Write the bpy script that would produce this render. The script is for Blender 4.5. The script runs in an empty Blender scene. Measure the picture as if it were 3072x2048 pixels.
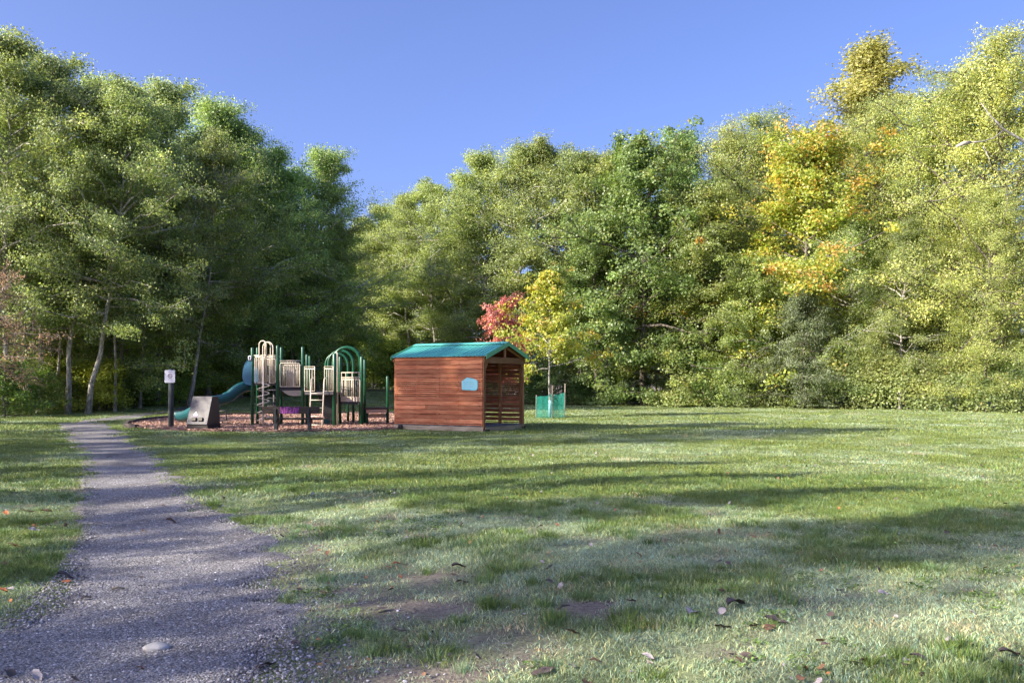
import bpy, math, random
import numpy as np
from mathutils import Vector, Matrix

R = math.radians
scene = bpy.context.scene
COL = scene.collection

# ------------------------------------------------------------------ camera
FPX, HORIZ, CAMH = 2700.0, 1149.0, 1.55           # focal length and horizon row in photograph pixels, eye height
cam_d = bpy.data.cameras.new('camera')
cam = bpy.data.objects.new('camera', cam_d)
COL.objects.link(cam)
cam.location = (0, 0, CAMH)
cam.rotation_euler = (R(90), 0, 0)
cam_d.sensor_width = 36.0
cam_d.lens = FPX / 3072 * 36
cam_d.shift_y = (HORIZ - 1024) / 3072
cam_d.clip_start = 0.1
cam_d.clip_end = 3000
scene.camera = cam

# ------------------------------------------------------------------ sky, sun, exposure
SUN_EL = R(29)
SUN_AZ = Vector((-0.88, -0.47, 0)).normalized()    # horizontal direction towards the sun (left of the view)
world = bpy.data.worlds.new('World')
scene.world = world
world.use_nodes = True
wn, wl = world.node_tree.nodes, world.node_tree.links
wn.clear()
sky = wn.new('ShaderNodeTexSky')
sky.sky_type = 'NISHITA'
sky.sun_disc = False
sky.sun_elevation = SUN_EL
sky.sun_rotation = math.atan2(SUN_AZ.x, SUN_AZ.y)
sky.air_density = 0.7
sky.dust_density = 3.6
sky.ozone_density = 4.0
tint = wn.new('ShaderNodeMix'); tint.data_type = 'RGBA'; tint.blend_type = 'MULTIPLY'
tint.inputs[0].default_value = 1.0
tint.inputs[7].default_value = (1.0, 0.95, 1.2, 1)
bg = wn.new('ShaderNodeBackground'); bg.inputs[1].default_value = 0.090
wo = wn.new('ShaderNodeOutputWorld')
wl.new(sky.outputs[0], tint.inputs[6]); wl.new(tint.outputs[2], bg.inputs[0]); wl.new(bg.outputs[0], wo.inputs[0])

sun_d = bpy.data.lights.new('sun', 'SUN')
sun_d.energy = 3.7
sun_d.angle = R(0.55)
sun_d.color = (1.0, 0.90, 0.74)
sun = bpy.data.objects.new('sun', sun_d)
COL.objects.link(sun)
to_sun = Vector((SUN_AZ.x * math.cos(SUN_EL), SUN_AZ.y * math.cos(SUN_EL), math.sin(SUN_EL)))
sun.rotation_euler = to_sun.to_track_quat('Z', 'Y').to_euler()
sun.location = (-40, 0, 40)

scene.view_settings.view_transform = 'Standard'
scene.view_settings.look = 'None'
scene.view_settings.gamma = 1
scene.view_settings.exposure = 1.62
scene.view_settings.use_curve_mapping = False
cy = scene.cycles
cy.max_bounces = 9; cy.diffuse_bounces = 6; cy.glossy_bounces = 2; cy.transmission_bounces = 6
cy.transparent_max_bounces = 4
cy.sample_clamp_indirect = 6
cy.caustics_reflective = False; cy.caustics_refractive = False

# ------------------------------------------------------------------ helpers
def D_of(py, z=0.0):
    return (CAMH - z) * FPX / (py - HORIZ)
def X_of(px, D):
    return (px - 1536) * D / FPX
def Z_of(py, D):
    return CAMH - (py - HORIZ) * D / FPX
def W(px, py, D):
    return Vector((X_of(px, D), D, Z_of(py, D)))

def smooth(a, b, x):
    t = np.clip((x - a) / (b - a), 0, 1)
    return t * t * (3 - 2 * t)

class VNoise:                                     # small value-noise in numpy
    def __init__(s, seed):
        s.t = np.random.RandomState(seed).rand(256, 256)
    def at(s, x, y):
        xi = np.floor(x).astype(int); yi = np.floor(y).astype(int)
        fx = x - xi; fy = y - yi
        fx = fx * fx * (3 - 2 * fx); fy = fy * fy * (3 - 2 * fy)
        a = s.t[xi % 256, yi % 256]; b = s.t[(xi + 1) % 256, yi % 256]
        c = s.t[xi % 256, (yi + 1) % 256]; d = s.t[(xi + 1) % 256, (yi + 1) % 256]
        return (a * (1 - fx) + b * fx) * (1 - fy) + (c * (1 - fx) + d * fx) * fy
    def fbm(s, x, y, o=4):
        r = 0; a = 0.5; n = 0
        for i in range(o):
            r = r + a * s.at(x * 2 ** i + 17.3 * i, y * 2 ** i + 9.1 * i); n += a; a *= 0.5
        return r / n
N1, N2, N3 = VNoise(1), VNoise(2), VNoise(3)

# path outline, left and right edge, as world points
PL = [(-2.9, 2.6), (-3.2, 5.6), (-3.25, 5.9), (-3.6, 6.9), (-3.97, 7.85), (-4.45, 9.2), (-5.67, 11.8), (-7.2, 15.0), (-9.6, 20.0), (-11.6, 23.6), (-16.7, 33), (-18.4, 37), (-18.7, 42), (-18.9, 50), (-19.0, 60), (-18.6, 75)]
PR = [(-0.75, 2.6), (-1.1, 5.0), (-1.57, 6.3), (-2.1, 7.8), (-2.5, 9.1), (-3.55, 10.8), (-4.63, 12.7), (-6.03, 15.85), (-8.3, 20.6), (-14.2, 31.9), (-16.4, 36), (-17.0, 42), (-17.2, 50), (-17.3, 60), (-16.8, 75)]
PYl = np.array([p[1] for p in PL]); PXl = np.array([p[0] for p in PL])
PYr = np.array([p[1] for p in PR]); PXr = np.array([p[0] for p in PR])
def path_edges(y):
    return np.interp(y, PYl, PXl), np.interp(y, PYr, PXr)
def path_dist(x, y):                              # >0 inside the path, metres to the nearest edge
    l, r = path_edges(y)
    d = np.minimum(x - l, r - x) * 0.85
    return np.where((y > 2.0) & (y < 75), d, -9.0)

PLAY = [(-13.9, 32.3), (-15.0, 37.5), (-13.6, 43), (-6.5, 45), (-2.4, 40), (-2.9, 33), (-4.2, 29.6), (-6.6, 28.45), (-9.5, 28.7), (-12.2, 30.1)]
def catmull(P, n=8):
    P = [Vector((*p, 0)) if len(p) == 2 else Vector(p) for p in P]; o = []
    m = len(P)
    for i in range(m):
        a, b, c, d = P[i - 1], P[i], P[(i + 1) % m], P[(i + 2) % m]
        for k in range(n):
            t = k / n
            o.append(0.5 * ((2 * b) + (c - a) * t + (2 * a - 5 * b + 4 * c - d) * t * t + (3 * b - a - 3 * c + d) * t ** 3))
    return o
PLAYC = catmull(PLAY)
PLAYA = np.array([(p.x, p.y) for p in PLAYC])
def in_poly(x, y, P):
    ins = np.zeros(np.shape(x), bool)
    j = len(P) - 1
    for i in range(len(P)):
        xi, yi = P[i]; xj, yj = P[j]
        ins ^= ((yi > y) != (yj > y)) & (x < (xj - xi) * (y - yi) / (yj - yi + 1e-12) + xi)
        j = i
    return ins

def ground(x, y):
    x = np.asarray(x, float); y = np.asarray(y, float)
    z = 0.10 * (N1.fbm(x * 0.16 + 50, y * 0.16 + 50, 3) - 0.5) * smooth(2, 6, y)
    z = z + 0.035 * (N2.fbm(x * 0.9 + 70, y * 0.9 + 70, 2) - 0.5) * (1 - smooth(22, 40, y))
    z = z + 1.05 * smooth(44, 70, y) * (1 - smooth(-11, 2, x))               # far lawn rises behind the playground
    z = z + 0.12 * smooth(0.2, 2.5, x - np.interp(y, PYr, PXr)) * (1 - smooth(9, 16, y)) * (1 - smooth(6, 9, x))
    z = z - 0.03 * smooth(-0.1, 0.3, path_dist(x, y))
    flat = smooth(26.5, 28, y) * (1 - smooth(40, 44, y)) * (1 - smooth(2, 5, x)) * smooth(-17, -15, x)
    z = z * (1 - 0.85 * flat)
    return z
def gz(x, y):
    return float(ground(np.array([x]), np.array([y]))[0])

def mesh_np(name, V, F, col=None, smooth_shade=False):
    """V Nx3, F MxK faces, col Nx3 per vertex albedo"""
    V = np.asarray(V, np.float32); F = np.asarray(F, np.int32)
    me = bpy.data.meshes.new(name)
    me.vertices.add(len(V)); me.vertices.foreach_set('co', V.ravel())
    k = F.shape[1]
    me.loops.add(F.size); me.loops.foreach_set('vertex_index', F.ravel())
    me.polygons.add(len(F))
    me.polygons.foreach_set('loop_start', np.arange(0, F.size, k, dtype=np.int32))
    if smooth_shade:
        me.polygons.foreach_set('use_smooth', np.ones(len(F), bool))
    if col is not None:
        c = np.ones((len(V), 4), np.float32); c[:, :3] = col
        at = me.attributes.new('tone', 'FLOAT_COLOR', 'POINT'); at.data.foreach_set('color', c.ravel())
    me.update(calc_edges=True)
    return me

class MB:                                          # collects boxes, tubes and prisms into one mesh
    def __init__(s): s.v = []; s.f = []; s.sm = []
    def box(s, lo, hi, M=None, ch=0.0):
        x0, y0, z0 = lo; x1, y1, z1 = hi
        P = [(x0, y0, z0), (x1, y0, z0), (x1, y1, z0), (x0, y1, z0), (x0, y0, z1), (x1, y0, z1), (x1, y1, z1), (x0, y1, z1)]
        n = len(s.v)
        s.v += [tuple(M @ Vector(p)) if M else p for p in P]
        for q in ((0, 3, 2, 1), (4, 5, 6, 7), (0, 1, 5, 4), (1, 2, 6, 5), (2, 3, 7, 6), (3, 0, 4, 7)):
            s.f.append(tuple(n + i for i in q)); s.sm.append(False)
        return s
    def bar(s, a, b, w, h, up=(0, 0, 1)):          # box from a to b, w wide, h deep along up
        a, b = Vector(a), Vector(b); d = (b - a); L = d.length; d.normalize()
        u = Vector(up); sd = d.cross(u)
        if sd.length < 1e-4: u = Vector((0, 1, 0)); sd = d.cross(u)
        sd.normalize(); u = sd.cross(d)
        M = Matrix((d, sd, u)).transposed().to_4x4(); M.translation = a
        return s.box((0, -w / 2, -h / 2), (L, w / 2, h / 2), M)
    def tube(s, P, r, n=8, caps=True, closed=False):
        P = [Vector(p) for p in P]; m = len(P)
        rr = r if hasattr(r, '__len__') else [r] * m
        base = len(s.v); ref = None
        for i in range(m):
            if closed: t = P[(i + 1) % m] - P[i - 1]
            else: t = P[min(i + 1, m - 1)] - P[max(i - 1, 0)]
            t.normalize()
            if ref is None:
                ref = t.orthogonal().normalized()
            ref = (ref - t * ref.dot(t))
            if ref.length < 1e-6: ref = t.orthogonal()
            ref.normalize(); bi = t.cross(ref)
            for k in range(n):
                a = 2 * math.pi * k / n
                s.v.append(tuple(P[i] + (ref * math.cos(a) + bi * math.sin(a)) * rr[i]))
        for i in range(m if closed else m - 1):
            j = (i + 1) % m
            for k in range(n):
                k2 = (k + 1) % n
                s.f.append((base + i * n + k, base + i * n + k2, base + j * n + k2, base + j * n + k)); s.sm.append(n > 4)
        if caps and not closed:
            s.f.append(tuple(base + k for k in range(n))[::-1]); s.sm.append(False)
            s.f.append(tuple(base + (m - 1) * n + k for k in range(n))); s.sm.append(False)
        return s
    def prism(s, poly, off):                        # 3-D polygon pushed along off
        n = len(s.v); k = len(poly); off = Vector(off)
        s.v += [tuple(Vector(p)) for p in poly] + [tuple(Vector(p) + off) for p in poly]
        s.f.append(tuple(range(n, n + k))[::-1]); s.f.append(tuple(range(n + k, n + 2 * k))); s.sm += [False, False]
        for i in range(k):
            j = (i + 1) % k
            s.f.append((n + i, n + j, n + k + j, n + k + i)); s.sm.append(False)
        return s
    def build(s, name, mat, parent=None, bevel=0):
        me = bpy.data.meshes.new(name)
        me.from_pydata(s.v, [], s.f)
        me.polygons.foreach_set('use_smooth', np.array(s.sm, bool))
        me.update()
        return link(name, me, mat, parent, bevel)

def link(name, me, mat=None, parent=None, bevel=0):
    o = bpy.data.objects.new(name, me)
    COL.objects.link(o)
    if mat is not None and len(me.materials) == 0: me.materials.append(mat)
    if parent is not None: o.parent = parent
    if bevel:
        b = o.modifiers.new('bevel', 'BEVEL'); b.width = bevel; b.segments = 2; b.limit_method = 'ANGLE'
    return o
def empty(name, loc, rz=0.0):
    o = bpy.data.objects.new(name, None); COL.objects.link(o)
    o.location = loc; o.rotation_euler = (0, 0, rz); o.empty_display_size = 0.3
    return o
def tag(o, label, cat, group=None, kind=None):
    o['label'] = label; o['category'] = cat
    if group: o['group'] = group
    if kind: o['kind'] = kind
    return o

# ------------------------------------------------------------------ materials
def new_mat(name):
    m = bpy.data.materials.new(name); m.use_nodes = True
    nt = m.node_tree; b = nt.nodes['Principled BSDF']
    return m, nt, b
def N(nt, t, **kw):
    n = nt.nodes.new('ShaderNode' + t)
    for k, v in kw.items(): setattr(n, k, v)
    return n
def ramp(nt, stops):
    r = N(nt, 'ValToRGB'); e = r.color_ramp.elements
    while len(e) > 1: e.remove(e[-1])
    e[0].position = stops[0][0]; e[0].color = (*stops[0][1], 1)
    for p, c in stops[1:]:
        x = e.new(p); x.color = (*c, 1)
    return r
def noise(nt, scale, detail=4, rough=0.55, vec=None):
    n = N(nt, 'TexNoise'); n.inputs['Scale'].default_value = scale; n.inputs['Detail'].default_value = detail; n.inputs['Roughness'].default_value = rough
    if vec is not None: nt.links.new(vec, n.inputs['Vector'])
    return n
def mixc(nt, f, a, b, mode='MIX'):
    m = N(nt, 'Mix', data_type='RGBA', blend_type=mode)
    for i, v in ((0, f), (6, a), (7, b)):
        if hasattr(v, 'is_output'): nt.links.new(v, m.inputs[i])
        elif isinstance(v, (int, float)): m.inputs[i].default_value = v
        else: m.inputs[i].default_value = (*v, 1)
    return m.outputs[2]
def bump(nt, b, h, strength=0.3, dist=0.02):
    n = N(nt, 'Bump'); n.inputs['Strength'].default_value = strength; n.inputs['Distance'].default_value = dist
    nt.links.new(h, n.inputs['Height']); nt.links.new(n.outputs[0], b.inputs['Normal'])

def paint(name, c, rough=0.4, var=0.25, scale=6, metal=0.0, bmp=0.08):
    m, nt, b = new_mat(name)
    tc = N(nt, 'TexCoord')
    n = noise(nt, scale, 5, 0.6, tc.outputs['Object'])
    lo = tuple(x * (1 - var) for x in c); hi = tuple(min(1, x * (1 + var * 0.7)) for x in c)
    r = ramp(nt, [(0.3, lo), (0.7, hi)])
    nt.links.new(n.outputs[0], r.inputs[0]); nt.links.new(r.outputs[0], b.inputs['Base Color'])
    rr = N(nt, 'MapRange'); rr.inputs[3].default_value = rough * 0.8; rr.inputs[4].default_value = min(1, rough * 1.35)
    nt.links.new(n.outputs[0], rr.inputs[0]); nt.links.new(rr.outputs[0], b.inputs['Roughness'])
    b.inputs['Metallic'].default_value = metal
    bump(nt, b, n.outputs[0], bmp, 0.01)
    return m

def wood(name, c1, c2, axis=1, rough=0.75, knots=True):
    m, nt, b = new_mat(name)
    tc = N(nt, 'TexCoord'); oi = N(nt, 'ObjectInfo')
    ad = N(nt, 'VectorMath', operation='ADD')
    sc = N(nt, 'VectorMath', operation='SCALE'); 
    cmb = N(nt, 'CombineXYZ')
    for i in range(3): nt.links.new(oi.outputs['Random'], cmb.inputs[i])
    nt.links.new(cmb.outputs[0], sc.inputs[0]); sc.inputs['Scale'].default_value = 37.0
    nt.links.new(tc.outputs['Object'], ad.inputs[0]); nt.links.new(sc.outputs[0], ad.inputs[1])
    mp = N(nt, 'Mapping'); s = [26, 26, 26]; s[axis] = 1.6; mp.inputs['Scale'].default_value = s
    nt.links.new(ad.outputs[0], mp.inputs[0])
    g = noise(nt, 1.6, 6, 0.65, mp.outputs[0])
    mp2 = N(nt, 'Mapping'); s2 = [5, 5, 5]; s2[axis] = 1.1; mp2.inputs['Scale'].default_value = s2
    nt.links.new(ad.outputs[0], mp2.inputs[0])
    g2 = noise(nt, 1.3, 4, 0.6, mp2.outputs[0])
    r = ramp(nt, [(0.28, tuple(x * 0.55 for x in c1)), (0.45, c1), (0.62, c2), (0.8, tuple(min(1, x * 1.25) for x in c2))])
    mixf = N(nt, 'Math', operation='MULTIPLY_ADD'); mixf.inputs[1].default_value = 0.5
    nt.links.new(g.outputs[0], mixf.inputs[0])
    h = N(nt, 'Math', operation='MULTIPLY'); h.inputs[1].default_value = 0.5
    nt.links.new(g2.outputs[0], h.inputs[0]); nt.links.new(h.outputs[0], mixf.inputs[2])
    nt.links.new(mixf.outputs[0], r.inputs[0])
    pv = N(nt, 'MapRange'); pv.inputs[3].default_value = 0.62; pv.inputs[4].default_value = 1.3
    nt.links.new(oi.outputs['Random'], pv.inputs[0])
    col = mixc(nt, 1.0, r.outputs[0], pv.outputs[0], 'MULTIPLY')
    if knots:
        vo = N(nt, 'TexVoronoi'); vo.inputs['Scale'].default_value = 3.2
        nt.links.new(ad.outputs[0], vo.inputs['Vector'])
        kr = ramp(nt, [(0.03, (0.35, 0.3, 0.3)), (0.09, (1, 1, 1))])
        nt.links.new(vo.outputs['Distance'], kr.inputs[0])
        col = mixc(nt, 1.0, col, kr.outputs[0], 'MULTIPLY')
    nt.links.new(col, b.inputs['Base Color'])
    b.inputs['Roughness'].default_value = rough
    b.inputs['Specular IOR Level'].default_value = 0.25
    bump(nt, b, g.outputs[0], 0.35, 0.006)
    return m

def leaf_mat(name, trans=0.48, gloss=0.42):
    m, nt, b = new_mat(name)
    at = N(nt, 'Attribute', attribute_name='tone'); oi = N(nt, 'ObjectInfo')
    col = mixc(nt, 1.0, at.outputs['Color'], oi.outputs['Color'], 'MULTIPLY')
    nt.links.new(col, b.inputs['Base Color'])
    b.inputs['Roughness'].default_value = gloss; b.inputs['Specular IOR Level'].default_value = 0.6
    tr = N(nt, 'BsdfTranslucent')
    tcol = mixc(nt, 1.0, col, (1.25, 1.28, 0.72), 'MULTIPLY')
    nt.links.new(tcol, tr.inputs[0])
    mx = N(nt, 'MixShader'); mx.inputs[0].default_value = trans
    nt.links.new(b.outputs[0], mx.inputs[1]); nt.links.new(tr.outputs[0], mx.inputs[2])
    nt.links.new(mx.outputs[0], nt.nodes['Material Output'].inputs[0])
    return m

def bark_mat(name, c1, c2):
    m, nt, b = new_mat(name)
    tc = N(nt, 'TexCoord'); mp = N(nt, 'Mapping'); mp.inputs['Scale'].default_value = (5, 5, 2.2)
    nt.links.new(tc.outputs['Object'], mp.inputs[0])
    n = noise(nt, 1.6, 6, 0.7, mp.outputs[0])
    r = ramp(nt, [(0.36, tuple(x * 0.45 for x in c1)), (0.5, c1), (0.66, c2)])
    nt.links.new(n.outputs[0], r.inputs[0]); nt.links.new(r.outputs[0], b.inputs['Base Color'])
    b.inputs['Roughness'].default_value = 0.9
    bump(nt, b, n.outputs[0], 0.7, 0.03)
    return m

M = {}
M['leaf'] = leaf_mat('leaf')
M['leaf_near'] = leaf_mat('leaf_litter', 0.15, 0.6)
M['bark_pale'] = bark_mat('bark_pale', (0.30, 0.275, 0.24), (0.62, 0.59, 0.54))
M['bark_dark'] = bark_mat('bark_dark', (0.09, 0.075, 0.06), (0.24, 0.21, 0.17))
M['green_post'] = paint('green_post', (0.008, 0.082, 0.038), 0.32, 0.3, 5)
M['beige_tube'] = paint('beige_tube', (0.64, 0.56, 0.44), 0.38, 0.15, 8)
M['beige_panel'] = paint('beige_panel', (0.46, 0.39, 0.31), 0.5, 0.2, 5)
M['deck_dark'] = paint('deck_dark', (0.035, 0.030, 0.036), 0.55, 0.3, 9)
M['slide_teal'] = paint('slide_teal', (0.007, 0.085, 0.095), 0.35, 0.25, 3)
M['hood_blue'] = paint('hood_blue', (0.035, 0.125, 0.21), 0.4, 0.2, 3)
M['slide_black'] = paint('slide_black', (0.016, 0.015, 0.016), 0.4, 0.3, 3)
M['black_metal'] = paint('black_metal', (0.012, 0.011, 0.011), 0.45, 0.3, 6)
M['bench_plank'] = wood('bench_plank', (0.030, 0.022, 0.018), (0.075, 0.055, 0.042), 0, 0.6, False)
M['bench_leg'] = paint('bench_leg', (0.022, 0.028, 0.032), 0.6, 0.35, 8)
M['graffiti'] = paint('graffiti', (0.25, 0.035, 0.30), 0.5, 0.25, 30)
M['graffiti_pink'] = paint('graffiti_pink', (0.50, 0.12, 0.36), 0.5, 0.25, 30)
M['bin_panel'] = paint('bin_panel', (0.040, 0.036, 0.047), 0.5, 0.25, 5)
M['bin_side'] = paint('bin_side', (0.060, 0.050, 0.040), 0.6, 0.3, 4)
M['bin_base'] = paint('bin_base', (0.020, 0.016, 0.016), 0.7, 0.3, 6)
M['white_print'] = paint('white_print', (0.72, 0.72, 0.80), 0.45, 0.08, 12)
M['violet_print'] = paint('violet_print', (0.14, 0.09, 0.33), 0.5, 0.1, 12)
M['sign_white'] = paint('sign_white', (0.66, 0.66, 0.74), 0.4, 0.12, 6)
M['sign_dark'] = paint('sign_dark', (0.03, 0.025, 0.05), 0.5, 0.1, 12)
M['sign_red'] = paint('sign_red', (0.10, 0.028, 0.10), 0.5, 0.1, 12)
M['sign_blue'] = paint('sign_blue', (0.16, 0.17, 0.33), 0.5, 0.1, 12)
M['post_wood'] = wood('post_wood', (0.050, 0.062, 0.062), (0.15, 0.165, 0.165), 2, 0.85, False)
M['cedar'] = wood('cedar', (0.42, 0.132, 0.058), (0.60, 0.255, 0.122), 1)
M['cedar_x'] = wood('cedar_x', (0.38, 0.12, 0.055), (0.55, 0.22, 0.11), 0)
M['cedar_post'] = wood('cedar_post', (0.33, 0.14, 0.05), (0.48, 0.24, 0.10), 2)
M['cedar_beam'] = wood('cedar_beam', (0.33, 0.14, 0.045), (0.45, 0.22, 0.09), 0)
M['skid'] = wood('skid', (0.30, 0.24, 0.16), (0.46, 0.39, 0.28), 1, 0.85)
M['skid_x'] = wood('skid_x', (0.33, 0.24, 0.12), (0.46, 0.36, 0.20), 0, 0.85)
M['floor_grey'] = wood('floor_grey', (0.14, 0.13, 0.125), (0.26, 0.24, 0.225), 0, 0.85)
M['dark_wood'] = wood('dark_wood', (0.05, 0.022, 0.014), (0.09, 0.04, 0.024), 1)
M['roof_teal'] = paint('roof_teal', (0.095, 0.43, 0.36), 0.5, 0.14, 2.5, 0.0, 0.03)
M['trim_green'] = paint('trim_green', (0.12, 0.42, 0.17), 0.5, 0.15, 3)
M['plaque'] = paint('plaque', (0.24, 0.62, 0.66), 0.45, 0.15, 4)
M['plaque_line'] = paint('plaque_line', (0.36, 0.68, 0.74), 0.4, 0.1, 9)
M['stake'] = wood('stake', (0.27, 0.22, 0.17), (0.46, 0.40, 0.33), 2, 0.85, False)
M['net'] = paint('net', (0.015, 0.31, 0.235), 0.5, 0.2, 6)
M['guard'] = paint('guard', (0.36, 0.55, 0.66), 0.4, 0.15, 6)
M['stone'] = paint('stone', (0.38, 0.37, 0.355), 0.85, 0.3, 9, 0, 0.5)
M['timber'] = wood('timber', (0.05, 0.042, 0.038), (0.12, 0.10, 0.09), 0, 0.85, False)

# ground: dry and green turf, bare soil
def ground_mat():
    m, nt, b = new_mat('turf_soil')
    at = N(nt, 'Attribute', attribute_name='tone'); sp = N(nt, 'SeparateColor')
    nt.links.new(at.outputs['Color'], sp.inputs[0])
    tc = N(nt, 'TexCoord')
    n1 = noise(nt, 3.1, 6, 0.65, tc.outputs['Object']); n2 = noise(nt, 34, 5, 0.7, tc.outputs['Object'])
    green = ramp(nt, [(0.3, (0.08, 0.13, 0.035)), (0.7, (0.19, 0.25, 0.08))])
    dry = ramp(nt, [(0.3, (0.19, 0.22, 0.12)), (0.7, (0.36, 0.40, 0.24))])
    soil = ramp(nt, [(0.3, (0.12, 0.10, 0.085)), (0.7, (0.30, 0.265, 0.225))])
    for r in (green, dry, soil): nt.links.new(n2.outputs[0], r.inputs[0])
    c = mixc(nt, sp.outputs[0], green.outputs[0], dry.outputs[0])
    c = mixc(nt, sp.outputs[1], c, soil.outputs[0])
    c = mixc(nt, 0.35, c, ramp_out(nt, n1, [(0.35, (0.6, 0.6, 0.6)), (0.65, (1.15, 1.15, 1.1))]), 'MULTIPLY')
    nt.links.new(c, b.inputs['Base Color']); b.inputs['Roughness'].default_value = 0.95
    b.inputs['Specular IOR Level'].default_value = 0.1
    bump(nt, b, n2.outputs[0], 0.9, 0.03)
    return m
def ramp_out(nt, n, stops):
    r = ramp(nt, stops); nt.links.new(n.outputs[0], r.inputs[0]); return r.outputs[0]
M['ground'] = ground_mat()

def gravel_mat():
    m, nt, b = new_mat('gravel')
    tc = N(nt, 'TexCoord')
    vo = N(nt, 'TexVoronoi'); vo.inputs['Scale'].default_value = 70; nt.links.new(tc.outputs['Object'], vo.inputs['Vector'])
    n1 = noise(nt, 0.9, 5, 0.6, tc.outputs['Object']); n2 = noise(nt, 90, 4, 0.7, tc.outputs['Object'])
    r = ramp(nt, [(0.0, (0.068, 0.066, 0.068)), (0.45, (0.21, 0.207, 0.212)), (1.0, (0.44, 0.435, 0.445))])
    nt.links.new(vo.outputs['Color'], r.inputs[0])
    c = mixc(nt, 1.0, r.outputs[0], ramp_out(nt, n1, [(0.3, (0.66, 0.62, 0.58)), (0.7, (1.3, 1.28, 1.26))]), 'MULTIPLY')
    c = mixc(nt, 0.5, c, ramp_out(nt, n2, [(0.35, (0.6, 0.6, 0.6)), (0.65, (1.2, 1.2, 1.2))]), 'MULTIPLY')
    nt.links.new(c, b.inputs['Base Color']); b.inputs['Roughness'].default_value = 0.9
    b.inputs['Specular IOR Level'].default_value = 0.2
    bump(nt, b, vo.outputs['Distance'], 0.9, 0.012)
    return m
M['gravel'] = gravel_mat()

def chip_ground():
    m, nt, b = new_mat('wood_chips')
    tc = N(nt, 'TexCoord')
    vo = N(nt, 'TexVoronoi'); vo.inputs['Scale'].default_value = 22; nt.links.new(tc.outputs['Object'], vo.inputs['Vector'])
    r = ramp(nt, [(0.0, (0.12, 0.07, 0.05)), (0.5, (0.30, 0.18, 0.13)), (1.0, (0.47, 0.32, 0.24))])
    nt.links.new(vo.outputs['Color'], r.inputs[0])
    n1 = noise(nt, 0.7, 4, 0.6, tc.outputs['Object'])
    c = mixc(nt, 1.0, r.outputs[0], ramp_out(nt, n1, [(0.3, (0.7, 0.7, 0.72)), (0.7, (1.15, 1.1, 1.05))]), 'MULTIPLY')
    nt.links.new(c, b.inputs['Base Color']); b.inputs['Roughness'].default_value = 0.9
    bump(nt, b, vo.outputs['Distance'], 0.9, 0.03)
    return m
M['chips'] = chip_ground()

def attr_mat(name, rough=0.8, inst=False):
    m, nt, b = new_mat(name)
    at = N(nt, 'Attribute', attribute_name='tone')
    col = at.outputs['Color']
    if inst:
        it = N(nt, 'Attribute', attribute_name='shade', attribute_type='INSTANCER')
        col = mixc(nt, 1.0, col, it.outputs['Color'], 'MULTIPLY')
    nt.links.new(col, b.inputs['Base Color']); b.inputs['Roughness'].default_value = rough
    b.inputs['Specular IOR Level'].default_value = 0.25
    return m
M['pebble'] = attr_mat('pebble', 0.85, True)
M['chip'] = attr_mat('chip', 0.85, True)

def blade_mat():
    m, nt, b = new_mat('grass_blade')
    at = N(nt, 'Attribute', attribute_name='tone')
    it = N(nt, 'Attribute', attribute_name='shade', attribute_type='INSTANCER')
    col = mixc(nt, 1.0, at.outputs['Color'], it.outputs['Color'], 'MULTIPLY')
    nt.links.new(col, b.inputs['Base Color']); b.inputs['Roughness'].default_value = 0.55
    b.inputs['Specular IOR Level'].default_value = 0.3
    tr = N(nt, 'BsdfTranslucent'); nt.links.new(col, tr.inputs[0])
    mx = N(nt, 'MixShader'); mx.inputs[0].default_value = 0.3
    nt.links.new(b.outputs[0], mx.inputs[1]); nt.links.new(tr.outputs[0], mx.inputs[2])
    nt.links.new(mx.outputs[0], nt.nodes['Material Output'].inputs[0])
    return m
M['blade'] = blade_mat()

# ------------------------------------------------------------------ ground, path, playground surface
def lawn_fields(x, y):
    """dry 0..1, bare 0..1 (soil), tall 0..1 of the turf at x, y"""
    a = N3.fbm(x * 0.55, y * 0.55, 4); b_ = N2.fbm(x * 1.7 + 9, y * 1.7 + 4, 3); c = N1.fbm(x * 0.13, y * 0.13, 3)
    near = 1 - smooth(9, 14, y + 0.35 * (x - 1) + 3 * (c - 0.5))
    dry = np.clip(0.20 + 0.62 * near + 1.5 * (a - 0.5) + 0.5 * (b_ - 0.5), 0, 1)
    pd = path_dist(x, y)
    edge = smooth(-1.5, -0.05, pd) * (1 - smooth(14, 22, y)) * smooth(0, 0.5, x - (np.interp(y, PYl, PXl) + np.interp(y, PYr, PXr)) / 2)
    spot = np.exp(-(((x - 0.0) / 1.0) ** 2 + ((y - 5.4) / 0.75) ** 2)) + 0.7 * np.exp(-(((x + 0.5) / 0.6) ** 2 + ((y - 6.1) / 0.5) ** 2))
    bare = np.clip(1.5 * (0.42 * edge + 0.9 * spot + 0.25 * near + 1.9 * (b_ - 0.55) + 0.8 * (a - 0.5) - 0.47), 0, 1)
    bare = np.maximum(bare * smooth(60, 20, y) if False else bare * (1 - smooth(14, 26, y)), 0.45 * np.clip((b_ - 0.66) * 6, 0, 1))
    tall = np.clip((N2.fbm(x * 1.1 + 31, y * 1.1 + 12, 3) - 0.47) * 5, 0, 1)
    band = np.exp(-(((y - (13.2 - 0.25 * x)) / 2.0) ** 2)) * smooth(-4, -1, x)
    tall = np.clip(tall + 0.5 * band, 0, 1); dry = np.clip(dry - 0.75 * band - 0.45 * tall * near, 0, 1)
    return dry, bare, tall

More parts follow.
